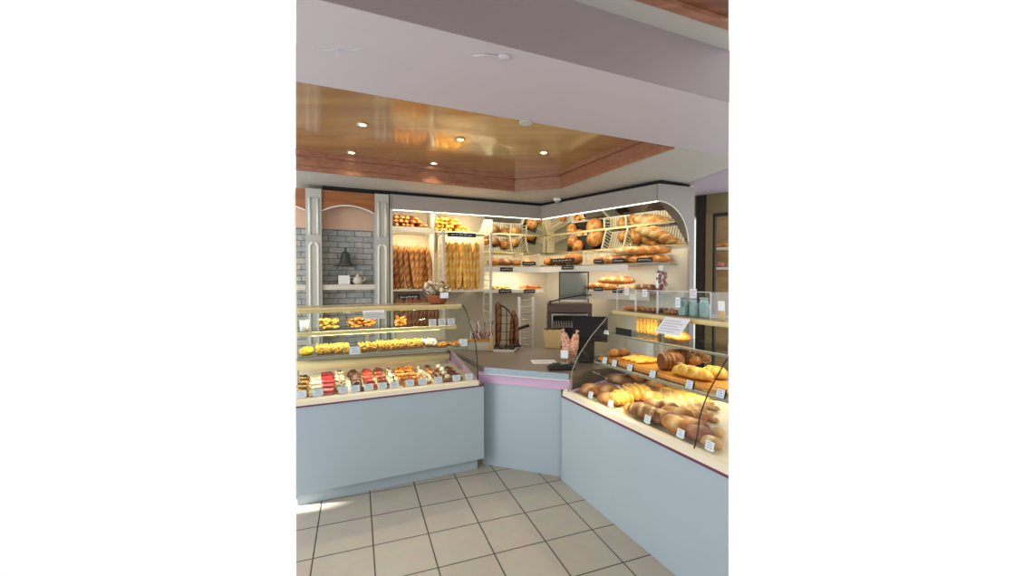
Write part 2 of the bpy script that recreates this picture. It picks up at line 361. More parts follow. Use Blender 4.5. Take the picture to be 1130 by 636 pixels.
# ------------------------------------------------------------------ panelled alcove at the far left
def sx(x, t=0, y=270): return SL.sz(x, y, t)[0]
def sz_(x, y, t=0): return SL.sz(x, y, t)[1]
e0 = sx(326.9, .2)
mb = MB(); mb.box(sx(326.9, .2), .2, .0, sx(430, .2), .24, 2.19); wb = struct(fobj(mb, SL, 'wall_alcove', M['brick']))
mb = MB(); mb.box(sx(326.9, .2), .19, 2.19, sx(430, .2), .24, 2.6); mb.obj('plaster_band', M['pink'], wb)
tn = 0
for i, (x0, x1_) in enumerate([(337.5, 355), (414, 429.3)]):
    s0, s1 = sx(x0), sx(x1_); mb = MB(); mb.box(s0, 0, 0, s1, .2, 2.6)
    o = struct(fobj(mb, SL, 'trim_%d' % (5 + i), M['pil'])); w = s1 - s0
    for (za, zb, arch) in [(2.1, 2.5, False), (.9, 1.97, True)]:
        pts = [(s0 + w * .24, -.006, za), (s0 + w * .24, -.006, zb)]
        if arch: pts += [(s0 + w * .5 - w * .26 * math.cos(a * math.pi / 8), -.006, zb + w * .26 * math.sin(a * math.pi / 8)) for a in range(1, 8)]
        pts += [(s0 + w * .76, -.006, zb), (s0 + w * .76, -.006, za)]
        m2 = MB(); m2.tube(pts, .012, 8, closed=True); m2.obj('moulding', M['mould'], o, smooth=True)
for i, (x0, x1_) in enumerate([(326.9, 337.5), (355, 414)]):
    s0, s1 = sx(x0, .05), sx(x1_, .05)
    c = (s0 + s1) / 2 if i else s0 - .27; hw = (s1 - s0) / 2 if i else s1 - c
    zt, rise, zb = 2.6, .08, 2.365
    arc = [(s0 + (s1 - s0) * k / 12, zb + rise * (1 - ((s0 + (s1 - s0) * k / 12 - c) / hw) ** 2)) for k in range(13)]
    mb = MB(); mb.prism([(s0, zt)] + arc + [(s1, zt)], 'y', .03, .06); o = fobj(mb, SL, 'trim_%d' % (7 + i), M['archwood']); struct(o)
    m2 = MB(); m2.tube([(p[0], .028, p[1]) for p in arc], .008, 6); m2.obj('arch_bead', M['mould'], o, smooth=True)
    z = sz_(380, 317, .1)
    mb = MB(); mb.box(s0, .03, z - .03, s1, .2, z + .03)
    o = fobj(mb, SL, 'wall_ledge', M['offwhite'], bev=.006); struct(o)
ZL = sz_(380, 317, .1) + .03
s_ = sx(381, .12); mb = MB(); zg = sz_(380, 293.5, .12); mb.box(s_ - .13, .03, zg - .008, s_ + .13, .2, zg)
tag(fobj(mb, SL, 'glass_shelf', M['shelfglass']), 'thin glass shelf on the stone brick wall carrying the bell', 'shelf')
bz = zg; t = thing('bell', 'dark bronze bell standing on thin glass shelf against the brick wall', 'bell', SL.w(s_, .1, bz), SL.a)
MB().lathe([(.002, .165), (.03, .16), (.045, .13), (.052, .08), (.066, .035), (.09, .008), (.088, 0), (.06, 0)], 20).obj('body', M['bell'], t, smooth=True)
MB().lathe([(.004, .16), (.008, .17), (.016, .19), (.012, .205), (.003, .21)], 12).obj('knob', M['bell'], t, smooth=True)
s1 = sx(379.5, .1); mb = MB(); mb.box(-.062, -.04, 0, .062, .04, .105)
tag(mb.obj('gift_box', M['white'], None, SL.w(s1, .1, ZL), SL.a, bev=.004), 'small white box on the alcove ledge below the bell', 'box')
s1 = sx(394.5, .1); t = thing('teapot', 'cream patterned teapot on the alcove ledge beside the white box', 'teapot', SL.w(s1, .1, ZL), SL.a)
MB().lathe([(.03, 0), (.05, .02), (.055, .05), (.04, .085), (.02, .095)], 16).obj('body', M['offwhite'], t, smooth=True)
MB().lathe([(.022, .094), (.02, .105), (.006, .11), (.01, .122), (.003, .128)], 12).obj('lid', M['offwhite'], t, smooth=True)
MB().tube([(.045, 0, .03), (.075, 0, .05), (.085, 0, .085)], [.012, .009, .007], 8).obj('spout', M['offwhite'], t, smooth=True)
MB().tube([(-.04, 0, .075), (-.075, 0, .08), (-.085, 0, .05), (-.045, 0, .03)], .006, 8).obj('handle', M['offwhite'], t, smooth=True)

# ------------------------------------------------------------------ bread makers (base at z = 0, long axis x)
def loaf_mesh(name, Ln, W, Hh, nsc=5, pw=3.0, seed=0, rough=.05, bend=0, wave=0, N=30, Mr=12, diag=.35, cut=.09):
    vs, fs, cs = [], [], []
    for i in range(N + 1):
        u = i / N; x = (u - .5) * Ln; e = max(1 - abs(2 * u - 1) ** pw, 0) ** .55; e = max(e, .04)
        by = bend * math.sin(math.pi * u) * Ln
        for j in range(Mr):
            a = 2 * math.pi * j / Mr; ca, sa = math.cos(a), math.sin(a)
            k = e * (1 + rough * noise.noise(Vector((x * 14 + seed, ca * 1.3, sa * 1.3 + seed))))
            s = 0
            if nsc and sa > .1:
                ph = u * nsc + diag * ca * (1 if nsc > 1 else 0) + .0
                d = abs(ph - math.floor(ph) - .5) * 2
                s = max(0, 1 - d / .45) * min(1, (sa - .1) * 3) * (1 if .06 < u < .94 else 0)
                k *= 1 - cut * s + cut * .3 * max(0, 1 - abs(d - .6) / .3)
            if wave: k *= 1 + wave * math.cos(2 * math.pi * nsc * u + (math.pi if ca > 0 else 0))
            y = W / 2 * ca * k; z = Hh * (.36 + (.64 if sa > 0 else .36) * sa * k)
            vs.append((x, y + by, z)); cs.append(s * .9)
    for i in range(N):
        for j in range(Mr): fs.append((i * Mr + j, i * Mr + (j + 1) % Mr, (i + 1) * Mr + (j + 1) % Mr, (i + 1) * Mr + j))
    fs += [tuple(range(Mr)), tuple(range(N * Mr, (N + 1) * Mr))]
    mb = MB(); mb.add(vs, fs, cs); return mb.mesh(name, smooth=True)
def boule_mesh(name, r, h, seed=0, cross=True):
    mb = MB(); n, m = 20, 12; vs = []; fs = []; cs = []
    for i in range(m + 1):
        th = math.pi * i / m; rr = max(math.sin(th), .02) ** .8; z = -math.cos(th)
        for j in range(n):
            a = 2 * math.pi * j / n; x, y = rr * math.cos(a), rr * math.sin(a)
            k = 1 + .06 * noise.noise(Vector((x * 2 + seed, y * 2, z * 2)))
            s = 0
            if cross and z > .2: s = max(0, 1 - min(abs(x + .15 * y), abs(y - .15 * x)) / .14)
            k *= 1 - .08 * s
            vs.append((x * r * k, y * r * k, h * (.42 + (.58 if z > 0 else .42) * z * k))); cs.append(.8 * s)
    for i in range(m):
        for j in range(n): fs.append((i * n + j, i * n + (j + 1) % n, (i + 1) * n + (j + 1) % n, (i + 1) * n + j))
    fs += [tuple(range(n)), tuple(range(m * n, (m + 1) * n))]
    mb.add(vs, fs, cs); return mb.mesh(name, smooth=True)
def croissant_mesh(name, r=.06, w=.026):
    mb = MB(); pts = []; rr = []; N = 28
    for i in range(N + 1):
        u = i / N; a = math.pi * (u * 1.1 - .05); e = math.sin(math.pi * u) ** .7
        pts.append((r * math.cos(a), r * .8 * math.sin(a) - r * .4, w)); rr.append(max(.004, w * e * (1 + .14 * math.cos(u * 2 * math.pi * 6))))
    mb.tube(pts, rr, 10); return mb.mesh(name, smooth=True)
def cut_loaf_mesh(name, r, h, ln):           # an oval loaf cut off flat at one end (cut face at -x)
    mb = MB(); N = 12; n = 18; vs = []; fs = []; cs = []
    for i in range(N + 1):
        u = i / N; e = max(1 - max(0, u - .45) ** 2 / .3025, .03) ** .5
        for j in range(n):
            a = 2 * math.pi * j / n; k = e * (1 + .04 * noise.noise(Vector((u * 5, math.cos(a), math.sin(a)))))
            vs.append((u * ln, r * math.cos(a) * k, h * (.45 + (.55 if math.sin(a) > 0 else .45) * math.sin(a) * k))); cs.append(0)
    for i in range(N):
        for j in range(n): fs.append((i * n + j, i * n + (j + 1) % n, (i + 1) * n + (j + 1) % n, (i + 1) * n + j))
    fs += [tuple(range(n)), tuple(range(N * n, (N + 1) * n))]
    mb.add(vs, fs, cs); return mb.mesh(name, smooth=True)
BAG = [loaf_mesh('baguette', .56, .062, .052, 6, 6, s * 9, .08, cut=.2) for s in range(3)]
BATON = [loaf_mesh('baton', .34, .1, .075, 4, 3.2, s * 5, .07) for s in range(2)]
LONG = [loaf_mesh('long_loaf', .46, .13, .095, 4, 3.2, s * 3, .06) for s in range(2)]
OVAL = [loaf_mesh('oval_loaf', .24, .12, .09, 1, 2.4, s * 7, .07) for s in range(2)]
ROLL = loaf_mesh('roll', .12, .075, .055, 1, 2.4, 4, .07)
BRAID = loaf_mesh('braided_loaf', .3, .13, .1, 5, 3, 2, .08, wave=.13)
BOULE = [boule_mesh('boule', .095, .11, s) for s in range(2)]
BUN = boule_mesh('bun', .045, .05, 3, False)
CROI = croissant_mesh('croissant')
_mc = {}
def put(me, name, mat, label, cat, loc, rz=0, group=None, rot=None, scale=1):
    key = (me.name, mat)
    if key not in _mc:
        m2 = me.copy() if me.materials else me
        m2.materials.clear(); m2.materials.append(M[mat]); _mc[key] = m2
    o = bpy.data.objects.new(name, _mc[key]); C.objects.link(o); o.location = loc; o.rotation_euler = rot or (0, 0, rz)
    o.scale = (scale, scale, scale) if not isinstance(scale, tuple) else scale
    return tag(o, label, cat, group)
def fput(Fm, me, name, mat, label, cat, s, t, z, rz=0, group=None, scale=1, rot=None):
    r = None
    if rot is not None:
        r = (Matrix.Rotation(Fm.a, 3, 'Z') @ Euler(rot).to_matrix()).to_euler()
    return put(me, name, mat, label, cat, Fm.w(s, t, z), Fm.a + rz, group, r, scale)

# ------------------------------------------------------------------ price tags and labels
def tag_proto(w, h, holder=False, tilt=R(16), lines=3, base=True):
    root = bpy.data.objects.new('price_tag', None); C.objects.link(root)
    m = Matrix.Rotation(-tilt, 4, 'X')
    cc = MB().box(-w / 2, 0, 0, w / 2, .0015, h, m).obj('card', M['card'], root)
    mb = MB()
    for k in range(lines):
        z = h * (.78 - .25 * k); ww = w * (.34 - .06 * (k % 2))
        mb.box(-ww, -.0008, z - h * .045, ww * (1 if k else .5), 0, z + h * .045, m)
    mb.obj('writing', M['ink'], cc)
    if holder:
        MB().box(-w / 2 - .004, .002, -.003, w / 2 + .007, .006, h + .002, m).obj('holder', M['black'], root)
    if base: MB().box(-w * .3, 0, -.004, w * .3, .022, .002).obj('foot', M['white'], root)
    return root
def place_tags(proto, Fm, lst, desc, where, group, first='nearest the shop window'):
    for i, (s, t, z, rz) in enumerate(lst):
        lab = '%s, %s from the %s' % (desc, ORD[i], where)
        if i == 0:
            o = proto; o.location = Fm.w(s, t, z); o.rotation_euler = (0, 0, Fm.a + rz); tag(o, lab, 'price tag', group)
        else: dup(proto, lab, Fm.w(s, t, z), Fm.a + rz, group)
def black_label(Fm, s, t, z, w, label, h=.05, group='black shelf labels'):
    root = thing('shelf_label', label, 'label', Fm.w(s, t, z), Fm.a, group)
    cc = MB().box(-w / 2, 0, -h / 2, w / 2, .006, h / 2).obj('board', M['blacklbl'], root)
    mb = MB(); x = -w * .38
    while x < w * .36:
        l = w * rnd.uniform(.05, .14); zz = rnd.uniform(-.004, .004)
        mb.box(x, -.001, zz - h * .1, min(x + l, w * .4), 0, zz + h * .1); x += l + w * .04
    mb.obj('writing', M['chalk'], cc); return root

# ------------------------------------------------------------------ wall bread shelves
ZB = 2.435; DP = .45
def mL(t): return LEN_L + t * MIT
def shelf_poly_L(sa, sb, t0, t1, mit=False): return [(sa, t0), (mL(t0) if mit else sb, t0), (mL(t1) if mit else sb, t1), (sa, t1)]
uL = thing('bread_wall_shelf', 'long bread wall shelf with grey fascia facing the corner counter, beside the pilasters', 'shelf unit', (SL.o[0], SL.o[1], 0), SL.a)
MB().prism(shelf_poly_L(0, 0, 0, .02, True), 'z', ZB, ZT).obj('fascia', M['fascia'], uL)
MB().prism(shelf_poly_L(0.0, 0, .02, DP, True), 'z', ZT - .02, ZT - .001).obj('top_panel', M['offwhite'], uL)
MB().prism([(0.03, .03), (mL(.03) - .02, .03), (mL(.07) - .02, .07), (.03, .07)], 'z', ZB - .004, ZB + .012).obj('light_strip', M['strip'], uL)
MB().prism([(0, DP - .02), (mL(DP - .02), DP - .02), (mL(DP), DP), (0, DP)], 'z', 0, ZT - .02).obj('back_panel', M['beige'], uL)
sb1 = sx(478.5, .02); sb2 = sx(527, .3)
for s, z0, z1 in [(.0, 0, ZT - .02), (sb1, 1.2, ZT - .02)]:
    MB().box(s, .02 if s else 0, z0, s + .018 if s else .03, DP - .02, z1).obj('divider', M['offwhite'], uL)
z_lip = sz_(450, 254, .05); z_bs = sz_(455, 319.5, .04)
MB().box(.03, .06, z_lip - .02, sb1, DP - .02, z_lip).obj('shelf', M['offwhite'], uL)
MB().box(.03, .05, z_lip - .02, sb1, .062, z_lip + .04).obj('shelf_lip', M['offwhite'], uL)
MB().box(sb1 + .018, .06, z_lip - .01, sb2 + .2, DP - .02, z_lip + .01).obj('shelf', M['offwhite'], uL)
MB().box(.03, .02, z_bs - .02, sx(529, .02), DP - .02, z_bs).obj('shelf', M['offwhite'], uL)
# mirrors over the loaves (front edge tips forward)
ZA = 1.79; ZBb = 1.475
def mirror_part(parent, s0a, s1a, s0b, s1b, z0, z1, t0, t1, name='mirror_panel'):
    mb = MB(); mb.add([(s0a, t0, z0), (s1a, t0, z0), (s1b, t1, z1), (s0b, t1, z1)], [(0, 1, 2, 3)])
    mb.add([(s0a, t0 + .01, z0), (s1a, t0 + .01, z0), (s1b, t1 + .01, z1), (s0b, t1 + .01, z1)], [(0, 1, 2, 3)])
    return mb.obj(name, M['mirror'], parent)
mt = [(1.985, .42), (2.225, .255), (2.425, .045)]
for k in range(2):
    (z0, t0), (z1, t1) = mt[k], mt[k + 1]
    mirror_part(uL, sb2, mL(t0), sb2 + .02, mL(t1), z0 + (.012 if k else 0), z1, t0 - (.012 if k else 0), t1)
for z, t in mt[:2]:
    MB().bar((sb2, t - .012, z), (mL(t - .012), t - .012, z), .008).obj('mirror_rail', M['gold'], uL, smooth=True)
# bread shelf A runs all along, shelf B below
def slat_shelf(parent, sa0, sb0, z, t0, t1, mitL=False, mitR=False):
    a0 = -t0 * MIT if mitR else sa0; a1 = -t1 * MIT if mitR else sa0
    b0 = mL(t0) if mitL else sb0; b1 = mL(t1) if mitL else sb0
    mb = MB(); mb.prism([(a0, t0), (b0, t0), (b1, t1), (a1, t1)], 'z', z - .02, z - .006); sh = mb.obj('shelf', M['shelfgrey'], parent); mb = MB()
    n = int((min(b0, b1) - max(a0, a1)) / .035)
    for i in range(1, n): x = max(a0, a1) + .035 * i; mb.box(x - .008, t0, z - .008, x + .008, t1, z)
    mb.obj('slats', M['wire'], sh); return sh
slat_shelf(uL, sb2, 0, ZA, .06, DP - .02, mitL=True)
MB().prism([(sb2, .05), (mL(.05), .05), (mL(.065), .065), (sb2, .065)], 'z', ZA - .085, ZA - .015).obj('shelf_front', M['white'], uL)
MB().prism([(sb2, .2), (mL(.2) - .02, .2), (mL(.25) - .02, .25), (sb2, .25)], 'z', ZA - .04, ZA - .022).obj('light_strip', M['strip'], uL)
sB1 = sx(598, .1); slat_shelf(uL, sb2, sB1, ZBb, .06, DP - .02)
MB().box(sb2, .05, ZBb - .045, sB1, .06, ZBb - .004).obj('shelf_front', M['white'], uL)

uR = thing('bread_wall_shelf', 'shorter bread wall shelf with a big curved end panel beside the dark door', 'shelf unit', (SR.o[0], SR.o[1], 0), SR.a)
eR = SR.loc(pz(765, 207, ZT)); skew = (eR[0] - LEN_R) / eR[1]
mR = lambda t: LEN_R + t * skew
MB().prism([(0, 0), (LEN_R, 0), (mR(.02), .02), (-.02 * MIT, .02)], 'z', ZB, ZT).obj('fascia', M['fascia'], uR)
MB().prism([(-.02 * MIT, .02), (mR(.02) - .01, .02), (mR(DP) - .01, DP), (-DP * MIT, DP)], 'z', ZT - .02, ZT - .001).obj('top_panel', M['offwhite'], uR)
MB().prism([(-.03 * MIT + .02, .03), (LEN_R - .03, .03), (LEN_R - .03, .07), (-.07 * MIT + .02, .07)], 'z', ZB - .004, ZB + .012).obj('light_strip', M['strip'], uR)
MB().prism([(-(DP - .02) * MIT, DP - .02), (mR(DP - .02) - .02, DP - .02), (mR(DP) - .02, DP), (-DP * MIT, DP)], 'z', 0, ZT - .02).obj('back_panel', M['beige'], uR)
# end panel: concave quarter curve from the fascia down to a narrow stile
pr = [(0.0, ZT), (DP + .01, ZT), (DP + .01, 0), (DP - .05, 0), (DP - .05, 2.02)]
for k in range(1, 10):
    a = math.pi / 2 * k / 10; pr.append((.0 + (DP - .05) * math.cos(a) ** .9, 2.02 + (ZB - 2.02) * math.sin(a) ** 1.1))
pr.append((0, ZB))
mb = MB(); n = len(pr)
vs = [(mR(p[0]) - .012, p[0], p[1]) for p in pr] + [(mR(p[0]) + .012, p[0], p[1]) for p in pr]
mb.add(vs, [tuple(range(n)), tuple(range(n, 2 * n))] + [(i, (i + 1) % n, n + (i + 1) % n, n + i) for i in range(n)])
mb.obj('end_panel', M['fascia'], uR)
MB().tube([(mR(p[0]) - .0, p[0] - .004, p[1] - .004) for p in pr[4:]], .007, 6).obj('edge_bead', M['mould'], uR, smooth=True)
for k in range(2):
    (z0, t0), (z1, t1) = mt[k], mt[k + 1]
    mirror_part(uR, -t0 * MIT, mR(t0) - .03, -t1 * MIT, mR(t1) - .03, z0 + (.012 if k else 0), z1, t0 - (.012 if k else 0), t1)
for z, t in mt[:2]:
    MB().bar((-(t - .012) * MIT, t - .012, z), (mR(t) - .03, t - .012, z), .008).obj('mirror_rail', M['gold'], uR, smooth=True)
slat_shelf(uR, 0, mR(.06) - .02, ZA, .06, DP - .02, mitR=True)
MB().prism([(-.05 * MIT, .05), (1.33, .05), (1.33, .065), (-.065 * MIT, .065)], 'z', ZA - .085, ZA - .015).obj('shelf_front', M['white'], uR)
MB().prism([(-.2 * MIT + .02, .2), (1.15, .2), (1.15, .25), (-.25 * MIT + .02, .25)], 'z', ZA - .04, ZA - .022).obj('light_strip', M['strip'], uR)
sB0 = SR.sz(652, 315, .1)[0]
slat_shelf(uR, sB0, mR(.06) - .02, ZBb, .06, DP - .02)
MB().box(sB0, .05, ZBb - .1, 1.6, .06, ZBb - .004).obj('shelf_front', M['offwhite'], uR)
# upright slatted bread dividers on the shelves (they show in the mirrors)
def bread_divider(Fm, s, z, label, lean=0):
    o = thing('basket_divider', label, 'divider', Fm.w(s, .24, z), Fm.a, 'slatted basket dividers')
    MB().box(-.008, -.16, .0, .008, .16, .022).obj('rail', M['wire'], o); MB().box(-.008, -.16, .15, .008, .16, .172).obj('rail', M['wire'], o)
    mb = MB()
    for k in range(8): y = -.15 + k * .043; mb.box(-.006, y - .006, .02, .006, y + .006, .152)
    mb.obj('slats', M['wire'], o); return o
for i, x in enumerate([537, 572, 590]): bread_divider(SL, SL.sz(x, 290, .24)[0], ZA, 'cream slatted divider between loaves on the long shelf, %s from the baguette rack' % ORD[i])
for i, x in enumerate([652, 676]): bread_divider(SR, SR.sz(x, 290, .24)[0], ZA, 'cream slatted divider on the shorter shelf, %s from the corner' % ORD[i])

# baguettes lying in the two top bays
def bag_stack(s0, s1, z0, rows, per, mat, desc, where, group, yaw, shrink=0):
    for r_ in range(rows):
        n = per - r_ * shrink
        for k in range(n):
            s = s0 + (s1 - s0) * (k + .5 + (.25 if r_ % 2 else 0)) / per
            fput(SL, BAG[(k + r_) % 3], 'baguette', mat, '%s, %s from the pilasters, %s row up' % (desc, ORD[k], ORD[r_]), 'baguette',
                 s, .27 + rnd.uniform(-.015, .015), z0 + .022 + r_ * .044, 0, group, scale=(.66, 1, 1), rot=(0, -R(9), R(90) + rnd.uniform(-.07, .07) + (yaw if k > n * .5 else 0)))
bag_stack(.05, sb1 - .02, z_lip, 4, 7, 'bag_dk', 'dark baguette in the first top bay', '', 'dark baguettes lying in the first top bay', R(14), 1)
bag_stack(sb1 + .03, sx(516, .1), z_lip + .01, 4, 7, 'bag_yl', 'golden baguette in the second top bay', '', 'golden baguettes lying in the second top bay', R(16), 1)
# standing brown baguettes in bay one
n = 13
for k in range(n):
    s = .055 + (sb1 - .11) * k / (n - 1); ln = rnd.uniform(-.13, .08)
    fput(SL, BAG[k % 3], 'baguette', 'bag_br' if k > 5 else 'bag_dk', 'brown baguette standing in the open bay, %s from the pilasters' % ORD[k], 'baguette',
         s - ln * .2, .14 + .05 * (k % 2), z_bs + .27, 0, 'brown baguettes standing in the first bay', rot=(R(90) + rnd.uniform(-.05, .02), R(-90) + ln, R(0)), scale=(rnd.uniform(.9, 1.03), 1.05, 1.05))
# wire rack with standing golden baguettes
px0, px1 = sx(489.5, -.28), sx(541.5, -.28)
zt0 = sz_(489, 254, -.28)
rk = thing('baguette_rack', 'cream wire rack on posts holding upright golden baguettes', 'rack', (SL.o[0], SL.o[1], 0), SL.a)
for s in (px0, px1):
    MB().box(s - .014, -.295, 0, s + .014, -.265, zt0).obj('post', M['offwhite'], rk, bev=.004)
ztb = zt0 - .0
for s in (px0, px1): MB().bar((s, -.28, zt0 - .015), (s, .0, zt0 - .03), .012).obj('top_rail', M['offwhite'], rk, smooth=True)
MB().box(px0, -.27, z_bs - .03, px1, .0, z_bs - .008).obj('tray', M['offwhite'], rk)
MB().box(px0, -.03, z_bs - .01, px1, -.02, zt0 - .03).obj('back_sheet', M['offwhite'], rk)
for s, nm in ((px0, 0), (px1, 1)):
    mb = MB()
    for k in range(9): z = z_bs + .04 + k * .072; mb.bar((s, -.27, z), (s, -.02, z), .004, 6)
    mb.bar((s, -.02, z_bs + .02), (s, -.02, z_bs + .64), .005, 6); mb.obj('side_wires', M['wire'], rk, smooth=True)
    mb = MB()
    for k in range(7): z = z_bs - .1 - k * .09; mb.bar((s, -.27, z), (s, -.02, z), .004, 6)
    mb.bar((s, -.02, z_bs - .66), (s, -.02, z_bs - .02), .005, 6); mb.obj('lower_wires', M['wire'], rk, smooth=True)
MB().bar((px0, -.28, zt0 - .05), (px1, -.28, zt0 - .05), .006).obj('front_rail', M['wire'], rk, smooth=True)
s_a, s_b = sx(493, -.2), sx(528, -.2)
n = 20
for k in range(n):
    row = k % 2; s = s_a + (s_b - s_a) * k / (n - 1); ln = rnd.uniform(-.08, .08)
    fput(SL, BAG[k % 3], 'baguette', 'bag_yl', 'golden baguette in the wire rack, %s from the brown baguettes' % ORD[k], 'baguette',
         s, -.2 + .075 * row, z_bs + .285, 0, 'golden baguettes in the wire rack', rot=(R(90), R(-90) + ln, 0), scale=(rnd.uniform(1.0, 1.08), .9, .9))
lw = sx(525, -.29) - sx(494, -.29); black_label(SL, (sx(525, -.29) + sx(494, -.29)) / 2, -.292, sz_(510, 259.5, -.29), lw, 'long black label across the front of the golden baguette rack', .05)
black_label(SL, sx(451, 0), .0, sz_(451, 328, .0), .26, 'black label hanging under the brown baguette bay', .07)
# loaves on the long shelf
def L_on(px, z, t): return SL.sz(px, 300, t)[0]
def R_on(px, z, t): return SR.sz(px, 300, t)[0]
for i, (px, me, mt_, lab, t, rz, sc) in enumerate([
    (545, BOULE[0], 'loaf', 'round golden loaf next to the baguette rack on the long shelf', .17, 0, .8),
    (557, OVAL[0], 'loaf_dk', 'dark oval loaf between two golden loaves on the long shelf', .15, R(15), .95),
    (570, BOULE[1], 'loaf', 'small round loaf in the middle of the long shelf', .2, 0, .65),
    (580.5, OVAL[1], 'loaf', 'oval brown loaf near the corner of the long shelf', .17, R(-10), .9)]):
    fput(SL, me, 'bread_loaf', mt_, lab, 'bread', L_on(px, 290, t), t, ZA, rz, 'loaves on the long shelf', scale=sc * 1.2)
for i, (px, w) in enumerate([(559, .18), ]): black_label(SL, L_on(px, 0, .04), .04, sz_(559, 297.5, .04), w, 'black label on the white shelf front near the baguette rack', .055)
black_label(SL, L_on(584, 0, .04), .04, sz_(584, 291, .04), .2, 'black label below the oval loaf near the shelf corner', .05)
for i in range(4):
    fput(SL, BATON[i % 2], 'flat_bread', 'loaf_yl', 'pale yellow flat bread on lower long shelf, %s from the baguette rack' % ORD[i], 'bread', L_on(545 + i * 5, 0, .2), .2 + .02 * (i % 2), ZBb + .012 * (i % 2), R(75 - 8 * i), 'yellow flat breads', scale=(.6, .6, .6))
bt = thing('bread_tray', 'small wooden tray of golden pastries on the lower long shelf', 'tray', SL.w(L_on(586, 0, .15), .17, ZBb), SL.a)
MB().box(-.12, -.1, 0, .12, .1, .012).obj('bottom', M['board'], bt)
mb = MB(); mb.box(-.12, -.1, .012, -.112, .1, .035); mb.box(.112, -.1, .012, .12, .1, .035); mb.box(-.12, .092, .012, .12, .1, .035); mb.obj('rim', M['board'], bt)
for i in range(5):
    fput(SL, CROI if i % 2 else BUN, 'pastry', 'loaf', 'golden pastry in small wooden shelf tray, %s from the baguette rack side' % ORD[i], 'pastry', L_on(586, 0, .15) - .085 + .042 * i, .13 + .05 * (i % 2), ZBb + .013, R(30 * i), 'pastries in the small tray', scale=.85)
black_label(SL, L_on(557.5, 0, .04), .04, sz_(557, 321.5, .04), .18, 'black label under the yellow flat breads', .055)
black_label(SL, L_on(584.5, 0, .04), .04, sz_(584, 321.5, .04), .17, 'black label under the small wooden tray of pastries', .05)
# loaves on the shorter shelf, upper
for i, (px, me, mt_, lab, t, rz, sc, dz) in enumerate([
    (607, BOULE[0], 'loaf', 'round loaf in the dark tray beside the shelf corner', .17, 0, .8, .012),
    (619.5, BOULE[1], 'loaf', 'smaller round loaf in the middle of the dark tray', .26, R(20), .8, .012),
    (633, BOULE[0], 'loaf', 'biggest round loaf at the slicer side of the dark tray', .17, R(60), 1.12, .012),
    (662, BOULE[0], 'loaf', 'small round loaf beside the long loaves on the upper shorter shelf', .16, 0, .7, 0),
    (676, OVAL[0], 'loaf', 'oval loaf leaning by the long loaves on the upper shorter shelf', .17, R(60), .9, 0),
    (690, LONG[0], 'loaf', 'long golden loaf lying lowest on the upper shorter shelf', .2, R(25), .95, 0),
    (704, LONG[1], 'loaf_dk', 'long brown loaf lying second on the upper shorter shelf', .22, R(28), .9, .01),
    (716, LONG[0], 'loaf', 'long golden loaf nearest the curved end panel', .24, R(30), .85, 0),
    (700, LONG[1], 'loaf_pl', 'pale floured long loaf stacked on top of other long loaves', .2, R(20), .85, .1),
    (716, LONG[0], 'loaf', 'golden long loaf on top of the pile beside the pale one', .25, R(34), .85, .1)]):
    fput(SR, me, 'bread_loaf', mt_, lab, 'bread', R_on(px, 0, t), t, ZA + dz, rz, 'loaves on the shorter shelf', scale=sc * 1.22)
sA, sBx = R_on(600, 0, .15), R_on(645, 0, .15)
o = MB().box(sA, .07, ZA, sBx, .3, ZA + .01).obj('bread_tray', M['black'], None, (SR.o[0], SR.o[1], 0), SR.a); tag(o, 'dark flat tray of round loaves on the upper shorter shelf', 'tray')
for px, y, w, lab in [(620, 287.5, .42, 'wide black label below the tray of round loaves'), (626, 295.5, .2, 'second black label hanging below the wide label'), (660, 288.5, .13, 'black label beside the wide label on the shorter shelf'), (682, 288, .16, 'black label below the long loaves, middle of three'), (711, 287, .19, 'black label below long loaves, the one nearest the curved end panel')]:
    black_label(SR, R_on(px, 0, .03), .03, SR.sz(px, y, .03)[1], w, lab, .05)
for i, (px, me, mt_, lab, t, rz, sc, dz) in enumerate([
    (664, LONG[0], 'loaf', 'long golden loaf on the lower shorter shelf next to the slicer', .17, R(8), .9, 0),
    (680, LONG[1], 'loaf', 'long golden loaf stacked upon another on the lower shorter shelf', .22, R(12), .9, .075),
    (694, BATON[0], 'loaf_pl', 'pale floured loaf on the lower shorter shelf', .14, R(5), .8, 0),
    (712, BATON[1], 'loaf_dk', 'reddish brown loaf on lower shorter shelf beside the packet', .16, R(0), .9, 0)]):
    fput(SR, me, 'bread_loaf', mt_, lab, 'bread', R_on(px, 0, t), t, ZBb + dz, rz, 'loaves on the lower shorter shelf', scale=sc * 1.15)
for px, y, w, lab in [(660, 319, .13, 'black label under the lower loaves next to the slicer'), (681, 321, .13, 'black label under the pale floured loaf')]:
    black_label(SR, R_on(px, 0, .03), .03, SR.sz(px, y, .03)[1], w, lab, .05)
# red packet on the lower shelf
M['redpack'] = bread('pink and brown sweets', rgb(120, 50, 44), rgb(216, 140, 120), rgb(240, 220, 210), 40)
o = thing('sweets_packet', 'clear packet of reddish sweets with white card beside the curved end panel', 'packet', SR.w(R_on(733, 0, .1), .06, ZBb), SR.a)
mb = MB()
for k in range(14): mb.ball((rnd.uniform(-.04, .04), rnd.uniform(-.015, .015), .02 + .015 * k), .022, .018, .02, 6)
mb.obj('contents', M['redpack'], o, smooth=True)
MB().box(-.02, -.035, .225, .025, -.033, .28).obj('name_card', M['card'], o)
MB().prism([(-.055, 0), (.055, 0), (.05, .2), (.015, .25), (.025, .28), (-.02, .28), (-.015, .25), (-.05, .2)], 'y', -.032, .03).obj('wrapper', M['cello'], o)

